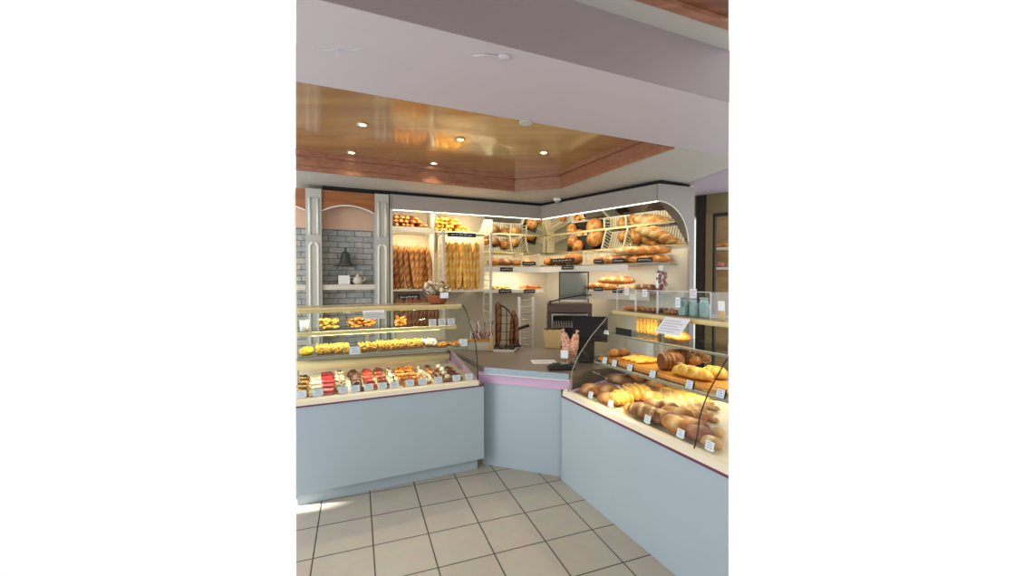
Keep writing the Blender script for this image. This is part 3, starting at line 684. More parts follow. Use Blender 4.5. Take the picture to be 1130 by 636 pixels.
# dark baguettes standing in the low bin behind the left case
zb_ = .82
bn = thing('bread_bin', 'low open bin holding dark baguettes under the brown baguette bay', 'bin', (SL.o[0], SL.o[1], 0), SL.a)
s_0, s_1 = sx(434, -.15), sx(486, -.15)
MB().box(s_0, -.22, .4, s_1, -.205, 1.02).obj('front_board', M['beige'], bn)
MB().box(s_0, -.22, .38, s_1, -.06, .4).obj('bottom', M['beige'], bn)
mb = MB(); mb.box(s_0, -.22, 0, s_0 + .02, -.06, 1.02); mb.obj('side', M['beige'], bn); mb = MB(); mb.box(s_1 - .02, -.22, 0, s_1, -.06, 1.02); mb.obj('side', M['beige'], bn)
n = 11
for k in range(n):
    fput(SL, BAG[k % 3], 'baguette', 'bag_vd', 'dark baguette in the low bin, %s from the pilasters' % ORD[k], 'baguette', s_0 + .05 + (s_1 - s_0 - .1) * k / (n - 1), -.14, 1.05, 0,
         'dark baguettes in the low bin', rot=(R(90), R(-90) + rnd.uniform(-.05, .05), 0), scale=(1.25, 1, .7))

# ------------------------------------------------------------------ left display case
sE = L.sz(527.4, 419.6, 0)[0]; SP = L.sz(533.9, 424.5, 0)[0]; S0 = .004
DC = .82
lc = thing('display_case', 'long glass pastry display case with blue grey front, by the pilasters', 'display case', (L.o[0], L.o[1], 0), L.a)
MB().box(S0, 0, .10, SP, .02, .718).obj('front_panel', M['front'], lc)
MB().box(S0, .055, 0, 1.36, .075, .10).obj('kick_plate', M['front'], lc)
MB().box(S0, .02, .10, SP - .005, DC, .70).obj('base_cabinet', M['front'], lc)
MB().box(S0, -.008, .713, SP, .02, .726).obj('plum_strip', M['plum'], lc)
MB().prism([(-.012, .726), (.03, .726), (.03, .768), (.008, .768), (-.008, .756)], 'x', S0, sE + .004).obj('cream_rail', M['cream'], lc)
# lilac end cheek rising to the back
MB().prism([(.0, .70), (DC, .70), (DC, .9), (.7, .885), (.03, .768), (.0, .768)], 'x', sE - .012, sE + .012).obj('end_cheek', M['lilaclam'], lc)
mb = MB(); mb.prism([(.03, .735), (.62, .79), (.62, .80), (.03, .745)], 'x', S0, sE - .012); mb.obj('lower_deck', M['cream'], lc)
MB().box(S0, .62, .78, sE - .2, .64, .93).obj('back_riser', M['cream'], lc)
PROF = [(0, .768), (.014, .9), (.044, 1.04), (.09, 1.115), (.145, 1.175), (.22, 1.255), (.305, 1.329), (.38, 1.366), (.423, 1.378)]
def curved(PROF, s0, s1, parent, name='front_glass', mat='glass'):
    mb = MB(); n = len(PROF); mb.add([(s0, *p) for p in PROF] + [(s1, *p) for p in PROF], [(i, i + 1, n + i + 1, n + i) for i in range(n - 1)])
    return mb.obj(name, M[mat], parent, smooth=True)
curved(PROF, S0, sE, lc)
mb = MB(); mb.add([(sE, *p) for p in PROF] + [(sE, DC, 1.378), (sE, DC, .9)], [tuple(range(len(PROF) + 2))]); mb.obj('end_glass', M['glass'], lc)
MB().tube([(sE, *p) for p in PROF], .005, 6).obj('end_seal', M['black'], lc, smooth=True)
MB().box(S0, .40, 1.362, sE, DC, 1.376).obj('top_board', M['goldtop'], lc)
MB().box(S0, .385, 1.338, sE - .01, .402, 1.38).obj('top_edge', M['gold'], lc, bev=.003)
s1e = L.sz(504, 361, .28)[0]
MB().box(S0, .29, 1.185, s1e, .70, 1.193).obj('upper_shelf', M['shelfglass'], lc)
MB().box(S0, .275, 1.17, s1e, .292, 1.203).obj('upper_shelf_edge', M['gold'], lc, bev=.003)
MB().box(S0, .2, 1.01, sE - .02, .70, 1.02).obj('middle_shelf', M['shelfgrey'], lc)
MB().box(S0, .19, 1.003, sE - .02, .202, 1.022).obj('middle_shelf_edge', M['shelfgrey'], lc)
sbar = L.sz(495.7, 394, .25)[0]
mb = MB(); mb.bar((S0, .27, .955), (sbar, .27, .94), .035, 14); mb.obj('light_canopy', paint('pale gold enamel', rgb(222, 204, 150), .5, .03), lc, smooth=True)
MB().box(sbar, .235, .9, sbar + .012, .31, .985).obj('canopy_cap', M['plum'], lc)
MB().box(S0, .27, .925, sbar, .29, .94).obj('lamp_tube', M['strip'], lc)
for s in (.55, s1e - .02):
    MB().box(s - .012, .69, .8, s + .012, .715, 1.362).obj('post', M['offwhite'], lc)
mb = MB(); mb.add([(S0, DC - .02, .9), (sE, DC - .02, .9), (sE, DC - .02, 1.36), (S0, DC - .02, 1.36)], [(0, 1, 2, 3)]); mb.obj('back_glass', M['glass'], lc)
MB().box(S0, .41, 1.345, s1e, .43, 1.36).obj('lamp_tube', M['gold'], lc)

# pastries ---------------------------------------------------------
def pm(name, col, **k): M[name] = bread(name, dark(rgb(*col), .65), rgb(*col), rgb(min(255, col[0] + 40), min(255, col[1] + 40), min(255, col[2] + 40)), 30, .4)
pm('p_shell', (214, 160, 84)); pm('p_choc', (92, 52, 36)); pm('p_cream', (250, 240, 206)); pm('p_red', (200, 46, 52)); pm('p_pink', (214, 130, 130))
pm('p_orange', (238, 150, 60)); pm('p_straw', (226, 76, 58)); pm('p_yellow', (238, 190, 76)); pm('p_brown', (150, 96, 58)); pm('p_lemon', (250, 214, 40))
def pastry(kind):
    o = bpy.data.objects.new(kind, None); C.objects.link(o); r = random.Random(len(kind))
    def shell(rad=.036, h=.022, mat='p_shell'):
        mb = MB(); pr = [(rad * .8, 0), (rad, h), (rad * .93, h), (rad * .85, h * .7)]; mb.lathe(pr, 16); mb.obj('shell', M[mat], o, smooth=True)
    def sq(w, d, z0, z1, mat, nm): MB().box(-w, -d, z0, w, d, z1).obj(nm, M[mat], o, bev=.004)
    def dots(n, rad, z, rr, mat, nm='topping', sq_=0.7):
        mb = MB()
        for k in range(n):
            a = 2.4 * k; q = rr * math.sqrt((k + .3) / n); mb.ball((q * math.cos(a), q * math.sin(a), z + .004 * r.random()), rad, rad, rad * sq_, 6)
        mb.obj(nm, M[mat], o, smooth=True)
    if kind == 'custard_tartlet': shell(); MB().lathe([(.03, .016), (.028, .028), (.003, .032)], 14).obj('filling', M['p_yellow'], o, smooth=True); dots(6, .008, .033, .024, 'p_choc')
    elif kind == 'cream_slice': sq(.034, .036, 0, .012, 'p_shell', 'bottom_layer'); sq(.033, .035, .012, .03, 'p_cream', 'filling'); sq(.034, .036, .03, .036, 'p_cream', 'icing')
    elif kind == 'raspberry_cake': sq(.034, .034, 0, .026, 'p_pink', 'sponge'); sq(.034, .034, .026, .04, 'p_red', 'topping')
    elif kind == 'cream_puff': MB().lathe([(.022, 0), (.036, .01), (.036, .02), (.028, .026)], 14).obj('choux', M['p_shell'], o, smooth=True); dots(7, .014, .032, .024, 'p_cream', 'cream', .9); dots(3, .006, .046, .022, 'p_choc', 'chips')
    elif kind == 'chocolate_dome': MB().lathe([(.036, 0), (.037, .012), (.032, .03), (.018, .043), (.002, .047)], 18).obj('dome', M['p_choc'], o, smooth=True); dots(4, .005, .04, .02, 'p_brown', 'crumbs')
    elif kind == 'strawberry_tartlet': shell(); dots(8, .013, .03, .026, 'p_straw', 'strawberries', 1)
    elif kind == 'fruit_tartlet': shell(); dots(7, .012, .03, .026, 'p_brown', 'nuts', .8); dots(3, .011, .035, .016, 'p_red', 'berries')
    elif kind == 'dotted_eclair': MB().ball((0, 0, .02), .02, .05, .02, 10).obj('choux', M['p_cream'], o, smooth=True); mb = MB(); [mb.ball((0, y, .039), .007, .007, .004, 6) for y in (-.03, -.01, .01, .03)]; mb.obj('dots', M['p_choc'], o, smooth=True)
    elif kind == 'apricot_tartlet': shell(); dots(6, .014, .027, .024, 'p_orange', 'apricots', .8)
    elif kind == 'vanilla_eclair': MB().ball((0, 0, .018), .02, .05, .018, 10).obj('choux', M['p_shell'], o, smooth=True); MB().ball((0, 0, .03), .015, .045, .01, 10).obj('icing', M['p_cream'], o, smooth=True)
    elif kind == 'chocolate_eclair': MB().ball((0, 0, .018), .021, .05, .018, 10).obj('choux', M['p_shell'], o, smooth=True); MB().ball((0, 0, .03), .017, .045, .01, 10).obj('icing', M['p_choc'], o, smooth=True)
    elif kind == 'coffee_puff': MB().ball((0, 0, .018), .034, .034, .02, 10).obj('choux', M['p_brown'], o, smooth=True); MB().ball((0, 0, .042), .02, .02, .016, 8).obj('head', M['p_cream'], o, smooth=True)
    elif kind == 'chocolate_tartlet': shell(.036, .022, 'p_brown'); MB().lathe([(.03, .018), (.028, .025), (.002, .026)], 14).obj('filling', M['p_choc'], o, smooth=True); dots(3, .008, .028, .014, 'p_red', 'berries')
    return o
COLS = [(334, 'custard_tartlet', 'yellow tartlet with chocolate pieces'), (348, 'cream_slice', 'pale cream slice'), (363, 'raspberry_cake', 'red topped pink cake'), (378, 'cream_puff', 'white cream puff with dark chips'),
        (395, 'chocolate_dome', 'dark brown chocolate dome'), (410, 'strawberry_tartlet', 'red strawberry tartlet'), (424, 'fruit_tartlet', 'brown nut and berry tartlet'), (437, 'dotted_eclair', 'pale eclair with dark dots'),
        (449, 'apricot_tartlet', 'orange apricot tartlet'), (460, 'apricot_tartlet', 'apricot tartlet'), (472, 'vanilla_eclair', 'pale iced eclair'), (483, 'chocolate_eclair', 'dark iced chocolate eclair'), (494, 'coffee_puff', 'brown puff with a cream head'), (506, 'chocolate_tartlet', 'dark tartlet near the case end')]
deck = lambda t: .745 + (t - .03) / .59 * .055
for i, (px, kind, desc) in enumerate(COLS):
    s = L.sz(px, 428, .1)[0]; proto = None
    if i == 0: s = max(s, .045)
    long_ = 'eclair' in kind; step = .115 if long_ else .1; n = 4 if long_ else 5
    if px > 490: n = 3 if long_ else 4
    for k in range(n):
        t = .095 + (.02 if long_ else 0) + step * k; loc = L.w(s + rnd.uniform(-.009, .009), t + rnd.uniform(-.008, .008), deck(t))
        col = '' if i not in (8, 9) else (' beside the dotted eclairs' if i == 8 else ' beside the iced eclairs')
        lab = '%s%s, %s from the front of its row' % (desc, col, ORD[k])
        rr = rnd.uniform(-.15, .15) if long_ else rnd.uniform(-.3, .3) if kind not in ('cream_slice', 'raspberry_cake') else rnd.uniform(-.25, .25)
        sc = 1.2 * rnd.uniform(.92, 1.1)
        if proto is None:
            proto = pastry(kind); proto.location = loc; proto.rotation_euler = (0, 0, L.a + rr); tag(proto, lab, 'pastry', 'pastries on the lower deck'); proto.scale = (1.2, 1.2, 1.2)
        else: dup(proto, lab, loc, L.a + rr, 'pastries on the lower deck')
pt = tag_proto(.066, .047)
place_tags(pt, L, [(max(L.sz(x, y, .035)[0], .036), .035, .772, 0) for x, y in [(332, 437), (351, 434), (379, 432), (392, 430), (407, 428), (422, 427), (435.5, 425), (452.5, 423), (466.5, 421), (484, 420), (504, 417), (518, 415)]],
           'white price tag on the front rail of the pastry case', 'pilaster end', 'price tags on the pastry deck')
# middle shelf cakes
def cake(name, label, x0, x1, mat, top, h, lump, kind='slab'):
    s0, s1 = L.sz(x0, 385, .3)[0], L.sz(x1, 385, .3)[0]; s0 = max(s0, .012); w = s1 - s0; d = .2
    o = thing(name, label, 'cake', L.w((s0 + s1) / 2, .33, 1.022), L.a)
    MB().box(-w / 2, -.105, 0, w / 2, .105, .008).obj('tray', M['shelfgrey'], o)
    if kind == 'glazed':
        mb = MB(); mb.ball((0, 0, .034), w * .5, .1, .03, 14); mb.obj('glazed_top', M[top], o, smooth=True); return
    mb = MB(); mb.box(-w * .485, -.098, .008, w * .485, .098, .008 + h * .3); mb.obj('crust', M[mat], o, bev=.006)
    mb = MB(); nx = max(3, int(w / .022)); ny = 8
    for k in range(nx * 2): mb.ball((rnd.uniform(-w * .46, w * .46), -.092, .008 + h * rnd.uniform(.15, .5)), lump * .8, lump * .8, lump * .8, 5)
    for i in range(nx):
        for j in range(ny):
            mb.ball((-w * .46 + w * .92 * i / (nx - 1) + rnd.uniform(-.006, .006), -.09 + .18 * j / (ny - 1) + rnd.uniform(-.006, .006), .008 + h * (rnd.uniform(.2, .42) if j == 0 else .5) + rnd.uniform(-.004, .006)), lump, lump, lump, 5)
    mb.obj('topping', M[top], o, smooth=True)
cake('glazed_cake', 'smooth glossy yellow cake at the pilaster end of the middle shelf', 327.5, 347, 'p_shell', 'p_lemon', .05, .012, 'glazed')
cake('crumble_cake', 'pale lumpy crumble cake next to the glossy yellow cake', 349, 385, 'p_brown', 'p_yellow', .09, .015)
cake('crumble_cake', 'small square yellow crumble cake right after the price card', 397, 414.5, 'p_brown', 'p_yellow', .085, .011)
cake('crumble_cake', 'longest yellow crumble cake on the middle shelf', 416, 466, 'p_brown', 'p_yellow', .095, .011)
cake('crumble_cake', 'short pale cake with nut pieces beside the flat round tarts', 468, 480, 'p_brown', 'p_cream', .085, .011)
for i, x in enumerate([484, 493, 502.5, 511]):
    o = thing('flat_tart', 'flat golden brown tart on the middle shelf, %s from the crumble cakes' % ORD[i], 'tart', L.w(L.sz(x, 380, .32)[0], .29 + .07 * (i % 2), 1.021), L.a, 'flat tarts')
    MB().lathe([(.05, 0), (.062, .018), (.057, .02), (.05, .014)], 18).obj('crust', M['p_shell'], o, smooth=True)
    mb = MB(); [mb.ball((.036 * math.cos(a * .9) * (a % 3) / 2, .036 * math.sin(a * .9) * (a % 3) / 2, .02), .016, .012, .007, 6) for a in range(9)]
    mb.obj('topping', M['p_orange'], o, smooth=True)
pt2 = tag_proto(.07, .06)
place_tags(pt2, L, [(L.sz(391.5, 388, .2)[0], .2, 1.023, 0), (sE - .05, .23, 1.023, R(-15))], 'white price card standing on the middle shelf', 'pilaster end', 'price cards on the middle shelf')
pt3 = tag_proto(.066, .062, tilt=R(10))
place_tags(pt3, L, [(L.sz(x, 356, .3)[0], .3, 1.2, 0) for x in (477.5, 488, 498)], 'white price card standing on the upper glass shelf', 'flower basket side', 'price cards on the upper shelf')
# boxes of biscuits on the upper shelf
def biscuit_box(x0, x1, mat, label, n):
    s0, s1 = L.sz(x0, 352, .45)[0], L.sz(x1, 352, .45)[0]; w = s1 - s0
    o = thing('biscuit_box', label, 'box', L.w((s0 + s1) / 2, .47, 1.194), L.a)
    mb = MB(); mb.box(-w / 2, -.07, 0, w / 2, .07, .11); mb.obj('clear_box', M['acrylic'], o)
    mb = MB()
    for k in range(int(w * 520)): mb.ball((rnd.uniform(-w * .43, w * .43), rnd.uniform(-.05, .05), rnd.uniform(.014, .088)), rnd.uniform(.011, .018), rnd.uniform(.01, .016), .011, 5)
    mb.obj('biscuits', M[mat], o, smooth=True)
biscuit_box(352, 374, 'p_yellow', 'clear box of pale yellow biscuits on the upper case shelf', 4)
biscuit_box(382, 416, 'p_orange', 'clear box of orange brown biscuits behind the paper notice', 4)
biscuit_box(436, 447, 'p_orange', 'small clear box of orange biscuits in the middle of the upper shelf', 2)
o = MB().lathe([(.028, 0), (.034, .09), (.036, .09), (.03, 0)], 14).obj('paper_cup', M['white'], None, L.w(.05, .45, 1.194), 0, smooth=True); tag(o, 'white paper cup at the pilaster end of the upper shelf', 'cup')
sN0, sN1 = L.sz(401, 345, .27)[0], L.sz(425, 345, .27)[0]
o = thing('paper_notice', 'white paper notice stuck inside the curved glass of the pastry case', 'notice', L.w((sN0 + sN1) / 2, .27, 1.285), L.a)
m = Matrix.Rotation(R(-42), 4, 'X'); w = (sN1 - sN0) / 2
cc = MB().box(-w, 0, 0, w, .001, .09, m).obj('sheet', M['card'], o)
mb = MB(); [mb.box(-w * .8, -.001, .02 + .022 * k, w * (.8 if k % 2 else .5), 0, .026 + .022 * k, m) for k in range(3)]; mb.obj('writing', M['greyink'], cc)
# flower basket on top
bs = L.sz(486, 330, .6)[0]; bs2, bt2, _ = L.tz(485.5, 336.5, 1.376)
fb = thing('gift_basket', 'wicker gift basket wrapped in cellophane standing on the pastry case top', 'basket', L.w(bs2, min(max(bt2, .52), .68), 1.377), L.a)
MB().lathe([(.062, 0), (.078, .02), (.098, .07), (.104, .075), (.1, .08), (.09, .074), (.07, .02), (.05, .01)], 24).obj('wicker_bowl', M['wicker'], fb, smooth=True)
mb = MB(); mb.tube([(.103 * math.cos(a * math.pi / 10), .103 * math.sin(a * math.pi / 10), .076 + .004 * (a % 2)) for a in range(20)], .008, 6, closed=True); mb.obj('rim', M['wicker'], fb, smooth=True)
M['flw'] = bread('dried flower petals', rgb(206, 168, 84), rgb(244, 236, 214), rgb(250, 250, 250), 60); M['flg'] = paint('dried stems', rgb(120, 116, 60), .7, .2)
mb = MB()
for k in range(26):
    a = k * 2.4; q = .095 * math.sqrt(k / 26); mb.ball((q * math.cos(a) * 1.1 - .01, q * math.sin(a), .09 + .09 * rnd.random() + .04 * (1 - q / .095)), .018 + .012 * rnd.random(), None, None, 6)
mb.obj('flowers', M['flw'], fb, smooth=True)
mb = MB(); [mb.bar((rnd.uniform(-.05, .05), rnd.uniform(-.04, .04), .06), (rnd.uniform(-.1, .1), rnd.uniform(-.05, .05), rnd.uniform(.15, .21)), .003, 5) for k in range(16)]; mb.obj('stems', M['flg'], fb)
mb = MB(); pr = []
for j, (rad, z) in enumerate([(.1, .075), (.125, .11), (.12, .15), (.1, .19)]): pr.append((rad, z))
nn = 22; vs = [((rad * (1 + .1 * math.sin(5 * i * 2 * math.pi / nn + j))) * math.cos(i * 2 * math.pi / nn) - .02 * j * .5, rad * .8 * math.sin(i * 2 * math.pi / nn), z + .03 * math.sin(3 * i * 2 * math.pi / nn) * (j > 2)) for j, (rad, z) in enumerate(pr) for i in range(nn)]
mb.add(vs, [(j * nn + i, j * nn + (i + 1) % nn, (j + 1) * nn + (i + 1) % nn, (j + 1) * nn + i) for j in range(3) for i in range(nn)]); mb.obj('wrap', M['cello'], fb, smooth=True)
MB().box(-.01, -.128, .06, .065, -.126, .11).obj('name_card', M['card'], fb)

# ------------------------------------------------------------------ corner counter
kc = thing('corner_counter', 'blue grey corner counter with speckled worktop between the two glass cases', 'counter', (K.o[0], K.o[1], 0), K.a)
MB().box(-.02, 0, 0, .675, .03, .715).obj('front_panel', M['front'], kc)
MB().box(-.06, -.012, .715, .76, .03, .808).obj('lilac_band', M['lilaclam'], kc)
kl0 = K.loc(L.w(SP + .03, .06)); kl1 = K.loc(L.w(SP + .03, 1.2)); kr0 = K.loc(D.w(.0, .06)); kr1 = K.loc(D.w(-.03, .9))
tp = [(kl0[0] - .0, -.05), (.745, -.05), (kr0[0] + .02, kr0[1]), (kr1[0], kr1[1]), (.55, 1.2), (kl1[0], kl1[1])]
mb = MB(); mb.prism(tp, 'z', .815, .857); mb.obj('worktop', M['granite'], kc)
MB().box(kl0[0], -.056, .806, .75, -.049, .857).obj('worktop_edge', M['edge'], kc, bev=.003)
MB().box(kl0[0], -.053, .80, .75, -.03, .807).obj('edge_strip', M['white'], kc)
mb = MB(); mb.prism([(kr0[0] - .025, kr0[1]), (kr0[0] - .005, kr0[1]), (kr1[0] - .005, kr1[1]), (kr1[0] - .025, kr1[1])], 'z', 0, .815); mb.obj('side_panel', M['granite'], kc)
ZK = .857
def kp(x, y): p = pz(x, y, ZK); return p
# leaflet, terminal
p = kp(600, 399.5); o = thing('leaflet', 'pale printed leaflet lying flat on the speckled worktop', 'leaflet', p, K.a + R(25))
cc = MB().box(-.11, -.085, 0, .11, .085, .002).obj('sheet', M['card'], o)
mb = MB(); [mb.box(-.085, -.045 + .024 * k, .002, .085 if k % 2 else .04, -.035 + .024 * k, .0026) for k in range(4)]; mb.obj('writing', M['greyink'], cc)
p = kp(619, 408); o = thing('card_reader', 'black card reader lying at the worktop edge beside the leaflet', 'card reader', p, K.a + R(25)); o.scale = (1.15, 1.2, 1.5)
MB().prism([(-.09, 0), (.09, 0), (.1, .02), (.06, .035), (-.07, .028), (-.095, .012)], 'y', -.04, .04).obj('body', M['black'], o, bev=.006)
MB().box(-.06, -.028, .029, -.01, .028, .034).obj('screen', M['darkglass'], o)
mb = MB()
for a in range(3):
    for b2 in range(3): mb.box(.002 + .02 * a, -.024 + .018 * b2, .031, .016 + .02 * a, -.012 + .018 * b2, .037)
mb.obj('keypad', M['shelfgrey'], o)
p = kp(557, 388); o = thing('coin_tray', 'flat cream tray with dark papers in front of black wire bread stand', 'tray', p, K.a + R(8))
MB().prism([(-.105, 0), (.105, 0), (.12, .03), (-.12, .03)], 'y', -.07, .07).obj('base', M['offwhite'], o, bev=.003)
mb = MB(); [mb.box(-.105 + .055 * k, -.062, .03, -.06 + .055 * k, .05, .038 + .008 * (k % 2)) for k in range(4)]; mb.obj('papers', M['black'], o)
# candy cone bags in a clear jar with card
p = kp(629, 402); cj = thing('sweets_jar', 'clear jar of pink sweet cones with white card next to the till', 'jar', p, K.a)
MB().lathe([(.045, 0), (.05, .01), (.052, .13), (.049, .13), (.047, .012), (.01, .006)], 18).obj('jar', M['acrylic'], cj, smooth=True)
M['sweet'] = bread('pink and cream sweets', rgb(196, 112, 84), rgb(246, 214, 184), rgb(255, 240, 220), 40)
for sgn, tip in ((-1, .3), (1, .29)):
    mb = MB()
    for k in range(11):
        u = k / 10; rr = .016 + .034 * math.sin(math.pi * min(1, u * .75 + .12)); mb.ball((sgn * (.004 + .045 * u ** 1.3) , .01 * sgn, .03 + (tip - .07) * u), rr, rr, .022, 7)
    mb.tube([(sgn * .05, .01 * sgn, tip - .05), (sgn * .054, .01 * sgn, tip - .02), (sgn * .064, .01 * sgn, tip + .01)], [.012, .006, .016], 8); mb.obj('sweet_cone', M['sweet'], cj, smooth=True)
MB().box(-.07, -.062, .06, -.005, -.06, .13).obj('name_card', M['card'], cj)
# till with tilted monitor
p = pz(650, 399, ZK); tl = thing('till', 'black till with tilted monitor standing behind the sweets jar', 'till', (p[0], p[1] + .02, ZK), K.a + R(6))
MB().box(-.09, -.1, 0, .1, .12, .03).obj('base', M['black'], tl, bev=.006)
MB().prism([(-.03, .03), (.05, .03), (.035, .2), (-.03, .2)], 'x', -.05, .05).obj('stand', M['black'], tl, bev=.004)
m = Matrix.Translation((0, 0, .2)) @ Matrix.Rotation(R(-28), 4, 'X')
mo = MB().box(-.15, -.025, -.02, .17, .015, .22, m).obj('monitor', M['black'], tl, bev=.008)
MB().box(-.125, -.027, .01, .145, -.024, .195, m).obj('screen', M['darkglass'], mo)
MB().box(-.1, -.06, -.0, .03, -.02, .2).obj('side_body', M['black'], tl, bev=.006)
# tan paper bag box
p = kp(604, 384); o = thing('paper_bag', 'open tan paper bag on the worktop in front of the bread slicer', 'bag', (p[0] + .06, p[1] + .03, ZK), K.a + R(16))
MB().prism([(-.085, 0), (.085, 0), (.1, .2), (-.1, .2)], 'y', -.05, .05).obj('body', M['tan'], o, bev=.003)
mb = MB(); mb.box(-.095, -.045, .2, .095, .045, .206); mb.obj('opening', M['darkdoor'], o)
mb = MB(); mb.tube([(-.06 - .0, -.05, .19), (-.05, -.052, .29), (-.02, -.052, .31), (0, -.052, .29), (.01, -.05, .19)], .004, 6); mb.obj('handle', M['blackwire'], o)
# bread slicer against the wall
pl_ = pY(604, 340, 4.85); pr_ = pY(653, 340, 4.85)
SF = Fr((pl_[0], 4.85), R(-4)); ww = pr_[0] - pl_[0]
sl = thing('bread_slicer', 'brown bread slicing machine with glass guard at the back of the counter', 'bread slicer', (SF.o[0], SF.o[1], 0), SF.a)
zy = lambda y: pY(620, y, 4.85)[2]
MB().box(.0, 0, zy(345.5), ww, .3, zy(335)).obj('hood', M['brownmach'], sl, bev=.008)
mb = MB(); mb.box(0, .02, 0, .05, .45, zy(345.5)); mb.obj('side_wall', M['brownmach'], sl); mb = MB(); mb.box(ww - .05, .02, 0, ww, .45, zy(345.5)); mb.obj('side_wall', M['brownmach'], sl)
MB().box(.05, .3, .2, ww - .05, .45, zy(345.5)).obj('back_body', M['brownmach'], sl)
MB().box(.05, .02, 0, ww - .05, .3, zy(364)).obj('bread_trough', M['black'], sl)
mb = MB(); z = zy(347); mb.box(.05, .0, z - .012, ww - .05, .02, z + .005); mb.box(.05, 0, zy(366), .065, .02, z); mb.obj('trough_frame', M['steel'], sl)
mb = MB()
for k in range(13): x = .08 + (ww - .16) * k / 12; mb.prism([(x - .012, zy(363)), (x + .012, zy(363)), (x + .004, zy(355)), (x - .004, zy(355))], 'y', .1, .14)
mb.obj('blades', M['steel'], sl)
x0, x1g = (619 - 604) / 49 * ww, ww - .02
gg = MB().box(x0, .28, zy(335), x1g, .285, zy(301)).obj('guard_glass', M['greyglass'], sl)
mb = MB(); mb.box(x0 - .012, .275, zy(335), x0, .295, zy(300)); mb.box(x1g, .275, zy(335), x1g + .012, .295, zy(300)); mb.box(x0 - .012, .275, zy(301), x1g + .012, .295, zy(299.5)); mb.obj('guard_frame', M['blackwire'], gg)
lv = MB().tube([(.03, -.02, zy(335) + .02), (.2, -.03, zy(329)), (.4, -.02, zy(325.5)), (ww - .01, -.02, zy(325.5))], .009, 8).obj('lever', M['blackwire'], sl, smooth=True)
MB().tube([(.03, -.02, zy(335) + .03), (.03, -.02, zy(337))], .013, 8).obj('lever_pivot', M['blackwire'], lv)
MB().box(x0, .4, 1.35, x1g, .43, zy(300)).obj('rear_panel', M['shelfgrey'], sl)
# white ladder like tray rack
lr_a = pY(573, 340, 5.05); lr_b = pY(588.5, 340, 5.05)
tr_ = thing('tray_rack', 'white upright tray rack with rungs leaning by the beige wall', 'rack', (lr_a[0], 5.05, 0), SL.a * .3)
wd = lr_b[0] - lr_a[0]
for x in (0, wd): MB().box(x - .012, 0, 0, x + .018, .04, 1.39).obj('post', M['white'], tr_, bev=.003)
mb = MB()
for k in range(15): mb.bar((0, .02, .25 + .078 * k), (wd, .02, .25 + .078 * k), .007, 8)
mb.obj('rungs', M['steel'], tr_, smooth=True)
mb = MB(); mb.box(-.1, -.02, 0, .1, .0, .035, Matrix.Rotation(R(-18), 4, 'Y')); tag(mb.obj('bread_peel', M['black'], None, (lr_a[0] + .03, 5.02, 1.0)), 'dark flat bread peel resting across the white tray rack', 'peel')
# black wire bread stand with brown bread sticks
p = kp(559, 383); wsx = Fr((p[0] - .14, p[1] + .03), K.a + R(22))
ws = thing('bread_stand', 'black arched wire stand holding brown bread sticks on the worktop', 'stand', wsx.w(0, 0, ZK), wsx.a)
mb = MB(); mb.box(0, -.07, 0, .3, .07, .012); mb.obj('base', M['blackwire'], ws)
for y in (-.06, .06):
    mb = MB(); mb.tube([(.02, y, .01), (.02, y, .47)] + [(.02 + .2 * math.sin(a * math.pi / 16), y, .24 + .23 * math.cos(a * math.pi / 16)) for a in range(1, 9)] + [(.28, y, .01)], .006, 8); mb.obj('arch', M['blackwire'], ws, smooth=True)
mb = MB(); [mb.bar((.02, -.06, .06 + .07 * k), (.02, .06, .06 + .07 * k), .004, 6) for k in range(6)]; [mb.bar((.14, y, .01), (.14, y, .42), .005, 6) for y in (-.06, .06)]; [mb.bar((.02, -.06, .08 + .09 * k), (.26, -.06, .08 + .09 * k), .003, 6) for k in range(4)]; mb.obj('wires', M['blackwire'], ws, smooth=True)
for k, (x, y, lean, sc) in enumerate([(.045, -.03, .0, .9), (.06, .03, .03, .85), (.2, -.02, .08, .72), (.225, .03, .02, .68), (.25, -.03, -.03, .62)]):
    q = wsx.w(x, y, ZK + .012 + .28 * sc)
    put(BAG[k % 3], 'bread_stick', 'bag_vd', 'dark bread stick in the black wire stand, %s from the cellophane packets' % ORD[k], 'bread', q, 0, 'bread sticks in the wire stand', (Matrix.Rotation(wsx.a, 3, 'Z') @ Euler((R(90), R(-90) + lean, 0)).to_matrix()).to_euler(), (sc, .8, .8))
